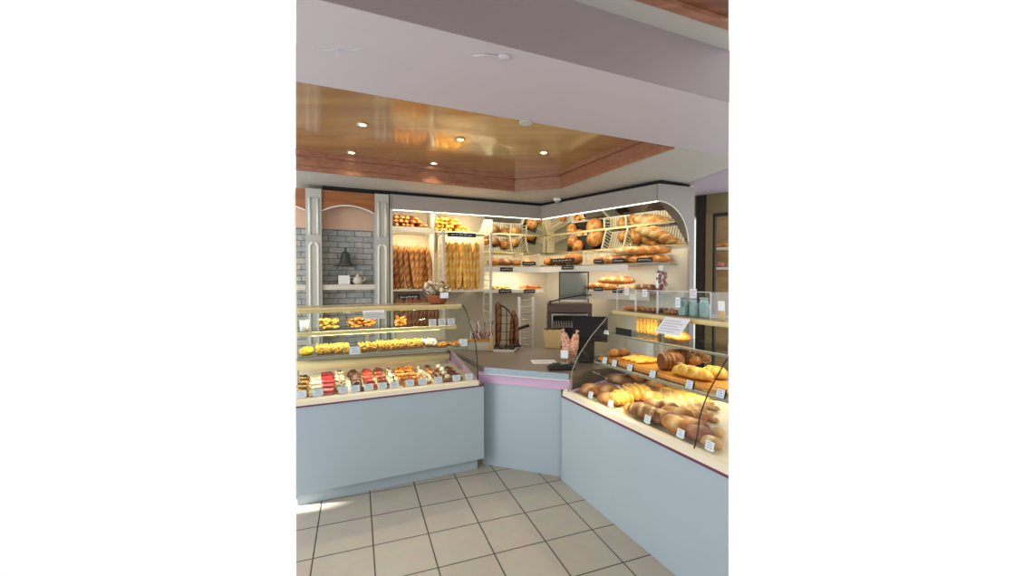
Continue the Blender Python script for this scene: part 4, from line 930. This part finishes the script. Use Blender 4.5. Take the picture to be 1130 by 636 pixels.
# display tray with cellophane packets at the case end
p = kp(533, 387); pk = Fr((p[0], p[1] + .08), K.a + R(20))
o = thing('display_tray', 'tan display tray behind the glass case end carrying cellophane packets', 'tray', pk.w(0, 0, ZK), pk.a)
MB().box(-.15, -.08, 0, .09, .08, .09).obj('box', M['offwhite'], o, bev=.003)
MB().box(-.16, -.085, .09, .095, .085, .105).obj('shelf', M['board'], o)
MB().box(.07, -.1, 0, .105, -.085, .15).obj('front_card', M['tan'], o)
for k in range(3):
    q = pk.w(-.1 + .08 * k, .0, ZK + .106); o = thing('gift_packet', 'cellophane gift packet with dried sprigs on the tan tray, %s from the pastry case' % ORD[k], 'packet', q, pk.a + .4 * k, 'cellophane packets on the tray')
    mb = MB(); [mb.ball((rnd.uniform(-.022, .022), rnd.uniform(-.02, .02), .02 + .012 * j), .018, .018, .016, 6) for j in range(6)]; mb.obj('contents', M['redpack'], o, smooth=True)
    mb = MB(); [mb.bar((rnd.uniform(-.015, .015), rnd.uniform(-.01, .01), .06), (rnd.uniform(-.04, .04), rnd.uniform(-.03, .03), rnd.uniform(.15, .2)), .003, 5) for j in range(9)]; mb.obj('sprigs', M['flw'], o)
    nn = 16; vs = [(rad * (1 + .12 * math.sin(4 * i * 2 * math.pi / nn)) * math.cos(i * 2 * math.pi / nn), rad * .8 * math.sin(i * 2 * math.pi / nn), z) for rad, z in [(.04, 0), (.045, .06), (.03, .12), (.055, .2)] for i in range(nn)]
    mb = MB(); mb.add(vs, [(j * nn + i, j * nn + (i + 1) % nn, (j + 1) * nn + (i + 1) % nn, (j + 1) * nn + i) for j in range(3) for i in range(nn)]); mb.obj('wrapper', M['cello'], o, smooth=True)

# ------------------------------------------------------------------ right display case
rc = thing('display_case', 'glass bread display case running towards the shop window, taller breads inside', 'display case', (D.o[0], D.o[1], 0), D.a)
SE = .1; BIG = 2.1; DD = .86
RP = [(0.0, .735), (.022, .80), (.04, .90), (.07, .96), (.105, 1.02), (.22, 1.158), (.39, 1.318), (.45, 1.347)]
parts = []
def rp(mb, name, mat, **k):
    o = mb.obj(name, M[mat], rc, **k); parts.append(o); return o
rp(MB().box(0, 0, 0, BIG, .02, .68), 'front_panel', 'front')
rp(MB().box(.01, .02, 0, BIG, DD, .67), 'base_cabinet', 'front')
rp(MB().box(.015, -.01, .671, BIG, .02, .69), 'plum_strip', 'plum')
rp(MB().prism([(-.016, .69), (.03, .69), (.03, .735), (.01, .737), (-.01, .725)], 'x', .04, BIG), 'cream_rail', 'cream')
rp(MB().prism([(.0, .67), (DD, .67), (DD, .86), (.03, .735), (0, .735)], 'x', SE - .012, SE + .008), 'end_cheek', 'lilaclam')
rp(MB().prism([(.03, .70), (.66, .79), (.66, .80), (.03, .71)], 'x', SE, BIG), 'lower_deck', 'cream')
rp(MB().box(SE, .66, .78, BIG, .68, .9), 'back_riser', 'offwhite')
g = curved(RP, SE, BIG, rc); parts.append(g)
mb = MB(); mb.add([(SE, *p) for p in RP] + [(SE, DD, 1.347), (SE, DD, .86)], [tuple(range(len(RP) + 2))]); mb.obj('end_glass', M['glass'], rc)
MB().tube([(SE, *p) for p in RP], .004, 6).obj('end_seal', M['shelfgrey'], rc, smooth=True)
sj = D.sz(764, 500, -.012)[0]
rp(MB().tube([(sj, *p) for p in RP], .0035, 6), 'joint_seal', 'black', smooth=True)
rp(MB().box(SE, .43, 1.335, BIG, DD, 1.35), 'top_board', 'goldtop')
rp(MB().box(SE, .415, 1.325, BIG, .432, 1.352), 'top_edge', 'gold')
rp(MB().box(SE - .04, .38, 1.158, BIG, .76, 1.168), 'upper_shelf', 'shelfglass')
rp(MB().box(SE - .0, .372, 1.156, BIG, .381, 1.17), 'upper_shelf_edge', 'shelfgrey')
rp(MB().box(SE, .25, .94, BIG, .72, .952), 'middle_shelf', 'shelfglass')
rp(MB().box(SE, .242, .938, BIG, .251, .954), 'middle_shelf_edge', 'shelfgrey')
rp(MB().box(.12, .27, .965, BIG, .68, .985), 'wooden_board', 'board')
rp(MB().box(SE, .44, 1.318, BIG, .46, 1.333), 'lamp_tube', 'gold')
rp(MB().box(SE + .02, .3, .922, BIG, .32, .936), 'lamp_tube', 'strip')
mb = MB(); mb.add([(SE, DD - .02, .86), (BIG, DD - .02, .86), (BIG, DD - .02, 1.335), (SE, DD - .02, 1.335)], [(0, 1, 2, 3)])
g2 = mb.obj('front_glass_rear', M['glass'], rc); parts.append(g2)
for s in (.32, .95): rp(MB().box(s - .01, .73, .8, s + .01, .75, 1.335), 'post', 'offwhite')
for o in parts: mitre(o, D)
g2.name = 'rear_glass'
# breads inside: board
ZBd = .986
def D_on(px, py, z):
    p = D.tz(px, py, z); return p[0], p[1]
def dput(me, name, mat, label, px, py, z0, zc, rz, sc, group, cat='bread', rot=None):
    s, t = D_on(px, py, zc); return fput(D, me, name, mat, label, cat, s, t, z0, rz, group, sc, rot)
G = 'breads on the wooden board'
dput(BOULE[0], 'bread_loaf', 'loaf', 'round golden loaf at the counter end of the wooden board', 677.5, 388, ZBd, ZBd + .04, 0, .55, G)
dput(BOULE[1], 'bread_loaf', 'loaf_dk', 'darker round loaf second along the wooden board', 688, 388, ZBd, ZBd + .04, 0, .6, G)
for k, (px, py) in enumerate([(729, 407), (739, 402)]):
    st_ = D_on(px, py, ZBd + .01)
    o = thing('sliced_loaf', ['dark sliced rye loaf with its cut face towards the glass', 'second dark sliced rye loaf tucked behind the first one'][k], 'bread', D.w(st_[0], max(st_[1], .33), ZBd), D.a + R(72 + 6 * k), G)
    for q in range(3):
        mb = MB(); n = 20; rr = [(.06 * math.cos(2 * math.pi * a / n) * (1 + .05 * math.sin(5 * a)), .058 + .058 * math.sin(2 * math.pi * a / n)) for a in range(n)]
        mb.prism(rr, 'x', .03 * q, .03 * q + .024); sl_ = mb.obj('slice', M['loaf_dk'], o, bev=.002)
        mb = MB(); mb.prism([(a * .9, (b2 - .058) * .9 + .058) for a, b2 in rr], 'x', .03 * q - .0012, .03 * q + .001); mb.obj('crumb', M['sliceddk'], sl_)
    h_ = obj('heel', cut_loaf_mesh('heel', .06, .116, .07), M['loaf_dk'], o, (.092, 0, 0))
dput(BRAID, 'braided_loaf', 'loaf', 'brown braided loaf behind the yellow loaves', 755, 396, ZBd, ZBd + .04, R(15), .85, G)
dput(BRAID, 'braided_loaf', 'bag_br', 'brown braided loaf set furthest back on the board', 768, 392, ZBd, ZBd + .05, R(10), .8, G)
dput(LONG[0], 'brioche_loaf', 'loaf_yl', 'long yellow brioche loaf in front on the wooden board', 764, 412, ZBd, ZBd + .03, R(6), (.62, .85, .8), G)
dput(LONG[1], 'brioche_loaf', 'loaf_yl', 'second yellow brioche loaf beside the glass joint', 789, 412, ZBd, ZBd + .03, R(6), (.36, .85, .8), G)
for k in range(4):
    s = .31 + .055 * k
    fput(D, BATON[k % 2], 'flat_bread', 'loaf_yl', 'flat orange bread stick lying on the board, %s from the round loaves' % ORD[k], 'bread', s, .48, ZBd, R(82), G, (.8, .5, .35))
# upper shelf
for k in range(6):
    fput(D, BAG[k % 3], 'bread_stick', 'bag_yl', 'golden bread stick upright on the upper glass shelf, %s from the till' % ORD[k], 'bread', .2 + .04 * k, .62, 1.169 + .075, 0, 'bread sticks on the upper glass shelf', (.27, .62, .62), (R(90), R(-90), 0))
fput(D, OVAL[0], 'bread_loaf', 'loaf', 'brown loaf half hidden behind the tilted white notice', 'bread', *D_on(748, 372, 1.2), 1.169, R(20), None, .8)
s, t = D_on(678, 371, 1.169)
o = MB().box(-.09, -.004, 0, .09, .004, .055).obj('shelf_label', M['blacklbl'], None, D.w(max(s, .17), max(t, .40), 1.169), D.a); tag(o, 'black label board on the upper shelf of the bread case', 'label')
s0, z0 = D.sz(737, 358, .3)
o = thing('paper_notice', 'tilted white notice leaning inside the bread case glass', 'notice', D.w(s0, .30, z0 - .05), D.a)
m = Matrix.Rotation(R(-44), 4, 'X'); cc = MB().box(-.105, 0, -.02, .105, .001, .12, m).obj('sheet', M['card'], o)
mb = MB(); [mb.box(-.085, -.001, .0 + .022 * k, .08 if k % 2 else .05, 0, .007 + .022 * k, m) for k in range(5)]; mb.obj('writing', M['greyink'], cc)
# lower deck breads
deckR = lambda t: .71 + (t - .03) / .63 * .09
G2 = 'breads on the lower deck'
LOW = [(672, 432, OVAL[1], 'loaf', 'golden loaf between the flat golden loaves and the yellow brioche', R(15), (.75, .85, .7)),
       (695, 431, ROLL, 'loaf', 'short golden roll in front of the round brown loaf', R(40), .95),
       (646, 423, OVAL[1], 'loaf', 'flat oval loaf in the back corner next to the counter', R(8), (.7, .8, .55)),
       (718, 441, OVAL[0], 'loaf', 'golden oval loaf between the brioche and the floured baguettes', R(20), (.7, .8, .7)),
       (737, 451, ROLL, 'loaf_dk', 'small brown roll above the golden tin shaped loaf', R(30), 1.0),
       (766, 463, ROLL, 'loaf', 'golden roll behind the brown loaf at the joint', R(10), 1.1),
       (640, 431, OVAL[0], 'loaf_dk', 'flat dark loaf in the counter corner of the lower deck', R(5), (.7, .9, .6)),
       (663, 440, OVAL[1], 'loaf', 'flat golden loaf second along the front of the lower deck', R(5), (.8, .9, .7)),
       (655, 428, OVAL[0], 'loaf', 'flat golden loaf behind the first price tag', R(10), (.8, .9, .6)),
       (683, 424, OVAL[1], 'loaf_dk', 'reddish dark loaf at the back near the counter end', R(20), (.9, .9, .8)),
       (704, 424, BOULE[0], 'loaf', 'round brown loaf at the back of the lower deck', 0, .65),
       (686, 440, BRAID, 'loaf_yl', 'yellow twisted brioche third along the front', R(80), (.5, .9, .8)),
       (703, 438, BRAID, 'loaf_yl', 'large bright yellow twisted brioche in the middle', R(70), (.6, 1.1, .9)),
       (717, 424, ROLL, 'loaf', 'finger shaped roll beside the golden oval roll', R(60), .8),
       (725, 431, OVAL[0], 'loaf', 'golden oval roll behind the yellow brioche', R(10), (.6, .8, .7)),
       (692, 449, ROLL, 'loaf', 'small crusty roll in front of the yellow brioche', R(10), .9),
       (710, 457, LONG[0], 'loaf_dk', 'long brown loaf lying along the front rail', R(3), (.62, .9, .8)),
       (724, 449, OVAL[1], 'loaf_dk', 'grey brown loaf behind the long brown loaf', R(30), (.6, .75, .7)),
       (741, 471, OVAL[0], 'loaf', 'golden tin shaped loaf fifth along the front', R(0), (.8, .9, .9)),
       (731, 461, OVAL[1], 'loaf_dk', 'dark loaf squeezed behind the golden tin shaped loaf', R(10), (.7, .9, .85)),
       (748, 460, OVAL[0], 'loaf', 'golden loaf behind the dark loaf near the glass joint', R(15), (.85, .8, .8)),
       (763, 472, OVAL[1], 'loaf_dk', 'brown loaf right at the glass joint', R(5), (.8, .9, .9)),
       (768, 476, OVAL[0], 'sliceddk', 'purple brown loaf beyond the glass joint', R(0), (.7, .9, .8)),
       (773, 487, ROLL, 'loaf_pl', 'pale floured roll at the front beyond the joint', R(5), .9),
       (787, 476, ROLL, 'loaf_pl', 'pale floured roll behind the front pale roll', R(15), .9)]
for px, py, me, mt_, lab, rz, sc in LOW:
    s, t = D_on(px, py, .77); t = max(t, .118); fput(D, me, 'bread_loaf', mt_, lab, 'bread', max(s, .2), t, deckR(t) + .004, rz, G2, tuple(1.2 * q for q in sc) if isinstance(sc, tuple) else sc * 1.2)
for k in range(7):
    t = .36 + .047 * k; s = D.sz(801, 450, t)[0] - .31 - .04 * (k % 3)
    mat = 'loaf_pl' if k < 4 else 'loaf_yl'
    fput(D, BAG[k % 3], 'baguette', mat, '%s thin baguette at the back of the lower deck, %s row from the glass' % ('floured white' if k < 4 else 'orange', ORD[k]), 'baguette', s, t, deckR(t), R(2), 'thin baguettes on the lower deck', (.95, .8, .8))
# price tags
rt = tag_proto(.05, .045)
place_tags(rt, D, [(D.sz(x, y, .04)[0], .04, .74, 0) for x, y in [(651, 440), (673, 449), (713.5, 466), (750, 481), (782, 494)]], 'white price tag on the front rail of the bread case', 'counter end', 'price tags on the bread deck')
rt2 = tag_proto(.05, .052, True, base=False)
place_tags(rt2, D, [(max(D.sz(x, y, .25)[0], .14), .25, .95, 0) for x, y in [(666.5, 388), (677, 397), (694, 402), (719, 409), (759.5, 420), (794, 419)]], 'white price tag in black holder along the wooden board edge', 'counter end', 'price tags on the board')
rt3 = tag_proto(.05, .03, False, R(30)); rt3.location = D.w(.13, .33, 1.17); rt3.rotation_euler = (0, 0, D.a); tag(rt3, 'small tilted white tag at the corner of the bread case glass, beside the till', 'price tag')
# acrylic bins on the case top
def bin_(x0, x1, label, content, mats, card=None, h=.17):
    s0 = D.sz(x0, 340, .52)[0]; s1 = D.sz(x1, 340, .52)[0]
    o = thing('acrylic_bin', label, 'bin', D.w(s0, .52, 1.351), D.a); w = s1 - s0
    mb = MB()
    for a, b2 in [((0, 0), (w, 0)), ((w, 0), (w, .26)), ((0, 0), (0, .26)), ((0, .26), (w, .26))]:
        mb.add([(a[0], a[1], 0), (b2[0], b2[1], 0), (b2[0], b2[1], h), (a[0], a[1], h)], [(0, 1, 2, 3)])
    mitre(mb.obj('walls', M['acrylic'], o), D)
    mb = MB(); [mb.bar((x, 0, 0), (x, 0, h), .0025, 5) for x in (0, w)]; mb.bar((0, 0, h), (w, 0, h), .002, 5); mitre(mb.obj('edges', M['card'], o), D)
    return o, s0, w
o, s0, w = bin_(681, 701, 'clear acrylic bin of rolled pastries nearest the till', 0, 0)
def cards(lst):
    for x, y, wd, hh, mat, lab in lst:
        s, z = D.sz(x, y, .512); o = thing('price_card', lab, 'price card', D.w(s, .512, z), D.a)
        cc = MB().box(-wd / 2, -.001, -hh / 2, wd / 2, .001, hh / 2).obj('sheet', M[mat], o)
        mb = MB(); [mb.box(-wd * .36, -.002, hh * (.22 - .22 * k) - .003, wd * (.36 - .2 * (k % 2)), -.001, hh * (.22 - .22 * k) + .003) for k in range(3)]; mb.obj('writing', M['ink'], cc)
M['creamcard'] = paint('cream card', rgb(250, 244, 208), .6, .01); M['pinkcard'] = paint('pinkish card', rgb(240, 226, 236), .6, .01)
for k in range(5): fput(D, BATON[k % 2], 'pastry_roll', 'loaf', 'brown pastry roll in the clear bin nearest the till, %s along' % ORD[k], 'pastry', s0 + .04 + (w - .08) * k / 4, .62, 1.352, R(80), 'pastry rolls in the first bin', (.5, .42, .42))
o, s0, w = bin_(702, 725, 'second clear acrylic bin of long brown pastries', 0, 0)
for k in range(4): fput(D, BATON[k % 2], 'pastry_roll', 'loaf_dk', 'long brown pastry in the second clear bin, %s from its front' % ORD[k], 'pastry', s0 + w / 2, .56 + .055 * k, 1.352, R(4), 'pastry rolls in the second bin', (min(.7, w / .36), .42, .42))
o, s0, w = bin_(726, 784, 'widest clear acrylic bin holding teal stand-in bags beside the far end', 0, 0)
for k in range(5):  # made-up teal bags in place of reflections on the bin
    q = D.w(s0 + w * (.4 + .1 * k), .575 + .04 * (k % 2), 1.352); o = thing('reflection_bag', 'pale teal reflection stand-in bag in the widest clear bin, %s from the till' % ORD[k], 'bag', q, D.a + rnd.uniform(-.4, .4), 'bags standing in for reflections')
    MB().prism([(-.032, 0), (.032, 0), (.036, .08), (.014, .105), (.024, .13), (-.024, .13), (-.014, .105), (-.036, .08)], 'y', -.014, .014).obj('bag', M['teal'], o, bev=.004)
    MB().tube([(-.016, -.016, .105), (.016, -.016, .105), (.016, .016, .105), (-.016, .016, .105)], .003, 6, closed=True).obj('tie', M['white'], o)
for k in range(3): fput(D, BATON[k % 2], 'pastry_roll', 'loaf_dk', 'brown pastry stick lying in the widest bin, %s from its front' % ORD[k], 'pastry', s0 + w * .18, .56 + .06 * k, 1.352, R(5), 'pastry sticks in the widest bin', (.36, .4, .4))
cards([(691.5, 321.5, .05, .06, 'card', 'white price card on the first clear bin'), (698, 328, .055, .04, 'creamcard', 'cream price card low on the first clear bin'), (711.5, 323.5, .05, .055, 'card', 'white price card on the second clear bin'),
       (748, 334, .04, .07, 'card', 'narrow white card low on the widest clear bin'), (765, 324, .055, .06, 'pinkcard', 'pinkish white square card on the widest clear bin')])
s, z = D.sz(796, 337, .5)
o = thing('price_card', 'white card on a tan block at the very end of the case top', 'price card', D.w(s, .5, 1.351), D.a); MB().box(-.012, 0, 0, .012, .02, .06).obj('stand', M['tan'], o); MB().box(-.02, -.003, .06, .025, -.001, .12).obj('sheet', M['card'], o)

# ------------------------------------------------------------------ dark door and back room beyond the shelf end
w0 = pz(766.5, 216, ZC); w1 = pz(804, 211.5, ZC); W = Fr(w0, math.atan2(w1[1] - w0[1], w1[0] - w0[0])); Lw = W.loc(w1)[0]
wx = lambda x, y=280, t=0: W.sz(x, y, t)[0]
zh = W.sz(800, 236, 0)[1]
wr = struct(fobj(MB().box(-.02, 0, zh, Lw, .12, ZC), W, 'wall_right', M['olive']))
for o in (wr,): mitre(o, D)
o = struct(fobj(MB().box(wx(768), -.01, 0, wx(779), .04, ZC - .012), W, 'door_1', M['darkdoor']))
MB().box(wx(769.5), -.014, .3, wx(777.5), -.008, 1.1).obj('door_panel', M['darkdoor'], o); MB().box(wx(769.5), -.014, 1.25, wx(777.5), -.008, 2.2).obj('door_panel', M['darkdoor'], o)
o = struct(fobj(MB().box(wx(779), -.02, 0, wx(786.5), .1, zh + .02), W, 'trim_9', M['olive'])); MB().box(wx(786.3), .0, 0, wx(788.5), .1, zh).obj('door_stop', M['darkdoor'], o)
MB().box(wx(786.5), -.02, zh - .02, Lw, .1, zh + .01).obj('lintel_board', M['darkdoor'], o)
for c_ in o.children:
    if c_.name.startswith('lintel'): mitre(c_, D)
lp = [pz(766.5, 216, ZC), pz(804, 211.5, ZC), pz(804, 186, ZC), pz(758, 203, ZC)]
slab([P2(p) for p in lp], ZC - .004, ZC - .001, 'ceiling_side', M['lilacwall'])
# back room rack
tb = .75
br_ = thing('storage_rack', 'wooden storage rack with bread seen through the back room doorway', 'rack', (W.o[0], W.o[1], 0), W.a)
ra, rb = W.sz(784, 270, tb)[0], W.sz(806, 270, tb)[0]
zs = [W.sz(795, y, tb)[1] for y in (273, 295)]
M['rackwood'] = wood_mat('pale rack wood', rgb(150, 122, 86), rgb(176, 146, 104), .5, R(90), 1)
ps = [MB().box(ra, tb + .25, 0, rb + .1, tb + .27, 2.6).obj('back_board', M['rackwood'], br_), MB().box(ra, tb, 0, ra + .03, tb + .25, 2.5).obj('side_board', M['rackwood'], br_)]
for z in zs: ps.append(MB().box(ra, tb, z - .03, rb + .1, tb + .25, z).obj('shelf', M['offwhite'], br_))
for o in ps: mitre(o, D)
for k in range(3): fput(W, BUN, 'bread_roll', 'loaf', 'bread roll on the storage rack upper board, %s from the door post' % ORD[k], 'bread', wx(790 + 4.5 * k, 270, tb + .05), tb + .07, zs[0], 0, 'rolls in the back room', 1.2)
fput(W, BOULE[0], 'bread_loaf', 'redpack', 'reddish round loaf on the storage rack lower board', 'bread', wx(792.5, 290, tb + .05), tb + .1, zs[1], 0, None, .7)

# ------------------------------------------------------------------ ceiling fittings
for i, (x, y) in enumerate([(400, 137), (508, 153.5), (388, 168), (479, 180), (600, 168)]):
    p = pz(x, y, ZR); o = thing('downlight', 'lit round downlight in the wood ceiling, ' + ['brightest one over the pastry case', 'middle one of the near row', 'one at the pilaster side of the far row', 'far one near the wood moulding', 'one near the recess corner'][i], 'downlight', (p[0], p[1], ZR - .012), 0, 'recessed downlights')
    MB().lathe([(.042, .011), (.042, .004), (.036, .001), (.027, .004), (.025, .011)], 24).obj('ring', M['gold'], o, smooth=True)
    MB().lathe([(.025, .004), (.024, .009), (.002, .0095)], 20).obj('lens', M['bulb'], o, smooth=True)
    ld = bpy.data.lights.new('downlight_lamp', 'SPOT'); ld.energy = 5; ld.color = (1, .8, .55); ld.spot_size = R(110); ld.spot_blend = .8; ld.shadow_soft_size = .04
    lo = bpy.data.objects.new('downlight_lamp', ld); C.objects.link(lo); lo.location = (p[0], p[1], ZR - .03)
p = pz(580, 138.5, ZC - .01); o = thing('smoke_detector', 'small white ring fitting on the lilac beam edge', 'detector', (p[0], p[1] - .03, ZC - .02))
MB().lathe([(.045, .02), (.045, .013), (.036, .011), (.028, .014), (.002, .015)], 24).obj('housing', M['margin'], o, smooth=True)
p = pz(615, 221.5, ZC - .03); o = thing('security_camera', 'small white dome fitting under the ceiling above the shelf corner', 'camera', (p[0], p[1], ZC - .0))
MB().lathe([(.05, -.0), (.05, -.03), (.03, -.035)], 20).obj('mount', M['white'], o, smooth=True); MB().lathe([(.034, -.034), (.03, -.055), (.015, -.066), (.002, -.068)], 18).obj('dome', M['shelfgrey'], o, smooth=True)
p = pz(373, 54, ZC); o = thing('ceiling_hook', 'tiny dark hook with cracked paint in the lilac beam', 'hook', (p[0], p[1], ZC))
MB().bar((0, 0, 0), (0, 0, -.02), .004).obj('shank', M['greyink'], o); MB().tube([(0, 0, -.02), (.008, 0, -.026), (0, 0, -.034), (-.008, 0, -.028)], .002, 6).obj('eye', M['greyink'], o)
mb = MB(); [mb.tube([(s * .01, 0, -.001), (s * .06, .01, -.001), (s * .11, -.005, -.001)], .0018, 5) for s in (-1, 1)]; mb.obj('cracks', M['greyink'], o)
p = pz(556, 62, ZC); o = thing('ceiling_fitting', 'white cable cap on the lilac beam by the darkened front face', 'fitting', (p[0], p[1], ZC))
MB().lathe([(.024, 0), (.024, -.006), (.016, -.012), (.002, -.014)], 16, sx=1.3).obj('cap', M['lilac'], o, smooth=True); MB().tube([(0, 0, -.006), (-.09, -.02, -.004), (-.14, -.01, -.003)], .006, 6).obj('cable', M['lilac'], o, smooth=True)

# ------------------------------------------------------------------ light
w = bpy.data.worlds.new('world'); bpy.context.scene.world = w; w.use_nodes = True
bg = w.node_tree.nodes['Background']; bg.inputs[0].default_value = (1, 1, 1, 1); bg.inputs[1].default_value = 1.02
def area(name, loc, target, sx_, sy_, e, col):
    ld = bpy.data.lights.new(name, 'AREA'); ld.shape = 'RECTANGLE'; ld.size = sx_; ld.size_y = sy_; ld.energy = e; ld.color = col
    o = bpy.data.objects.new(name, ld); C.objects.link(o); o.location = loc
    o.rotation_euler = (Vector(target) - Vector(loc)).to_track_quat('-Z', 'Y').to_euler(); return o
area('case_light', L.w(.66, .36, 1.33), L.w(.66, .3, .7), 1.1, .04, 6, (1, .88, .62))
area('case_light', L.w(.6, .3, .93), L.w(.6, .25, .7), 1.0, .04, 6, (1, .9, .66))
area('case_light', D.w(.75, .44, 1.31), D.w(.75, .42, .7), 1.1, .04, 6, (1, .86, .58))
area('case_light', D.w(.75, .32, .91), D.w(.75, .32, .6), 1.1, .04, 3, (1, .85, .55))
for Fm, a, b2 in ((SL, .05, LEN_L - .05), (SR, .05, LEN_R - .05)):
    o = area('shelf_lamp', Fm.w((a + b2) / 2, .02, ZB - .03), Fm.w((a + b2) / 2, .3, 1.7), b2 - a, .05, 11, (1, .88, .62))
    o.rotation_euler = (Matrix.Rotation(Fm.a, 3, 'Z') @ Euler((R(28), 0, 0)).to_matrix()).to_euler()
area('case_light', L.w(.6, .26, 1.172), L.w(.6, .3, .9), 1.0, .04, 2.5, (1, .88, .62))  # added fill light to brighten the middle shelf cakes
area('bay_fill', SL.w(sb1 / 2, .1, z_lip - .03), SL.w(sb1 / 2, .3, 1.7), sb1 - .08, .05, 2.6, (1, .86, .56))  # added fill light to brighten the back of the first bay
area('rack_fill', SL.w((px0 + px1) / 2, -.1, zt0 + .1), SL.w((px0 + px1) / 2, -.2, 1.6), .4, .05, 4.2, (1, .84, .46))  # added fill light to brighten the rack baguettes
for Fm, a, b2 in ((SL, sb2 + .2, LEN_L - .1), (SR, .15, 1.5)):
    o = area('shelf_lamp', Fm.w((a + b2) / 2, .12, ZA - .06), Fm.w((a + b2) / 2, .3, 1.0), b2 - a, .05, 3.2, (1, .94, .82))
    o.rotation_euler = (Matrix.Rotation(Fm.a, 3, 'Z') @ Euler((R(12), 0, 0)).to_matrix()).to_euler()
area('street_window', (-4.2, .4, 1.5), (1, 2.6, .9), 2.4, 2.0, 90, (.95, .98, 1))
sp = bpy.data.lights.new('sun_patch_spot', 'SPOT'); sp.energy = 9000; sp.spot_size = R(3.4); sp.spot_blend = .6; sp.shadow_soft_size = .02; sp.color = (1, .95, .85)  # narrow spot added in place of the sun, for the floor patch
so = bpy.data.objects.new('sun_patch_spot', sp); C.objects.link(so); so.location = (-5.2, 2.2, 1.0); tg = pz(329, 562, 0)
so.rotation_euler = (Vector((tg[0] - .2, tg[1] + .0, .02)) - so.location).to_track_quat('-Z', 'Y').to_euler()

sc = bpy.context.scene
sc.view_settings.view_transform = 'Standard'; sc.view_settings.look = 'None'; sc.view_settings.exposure = 0; sc.view_settings.gamma = 1
sc.cycles.transparent_max_bounces = 24; sc.cycles.max_bounces = 10; sc.cycles.glossy_bounces = 5; sc.cycles.diffuse_bounces = 4
sc.cycles.caustics_reflective = False; sc.cycles.caustics_refractive = False; sc.cycles.sample_clamp_indirect = 6
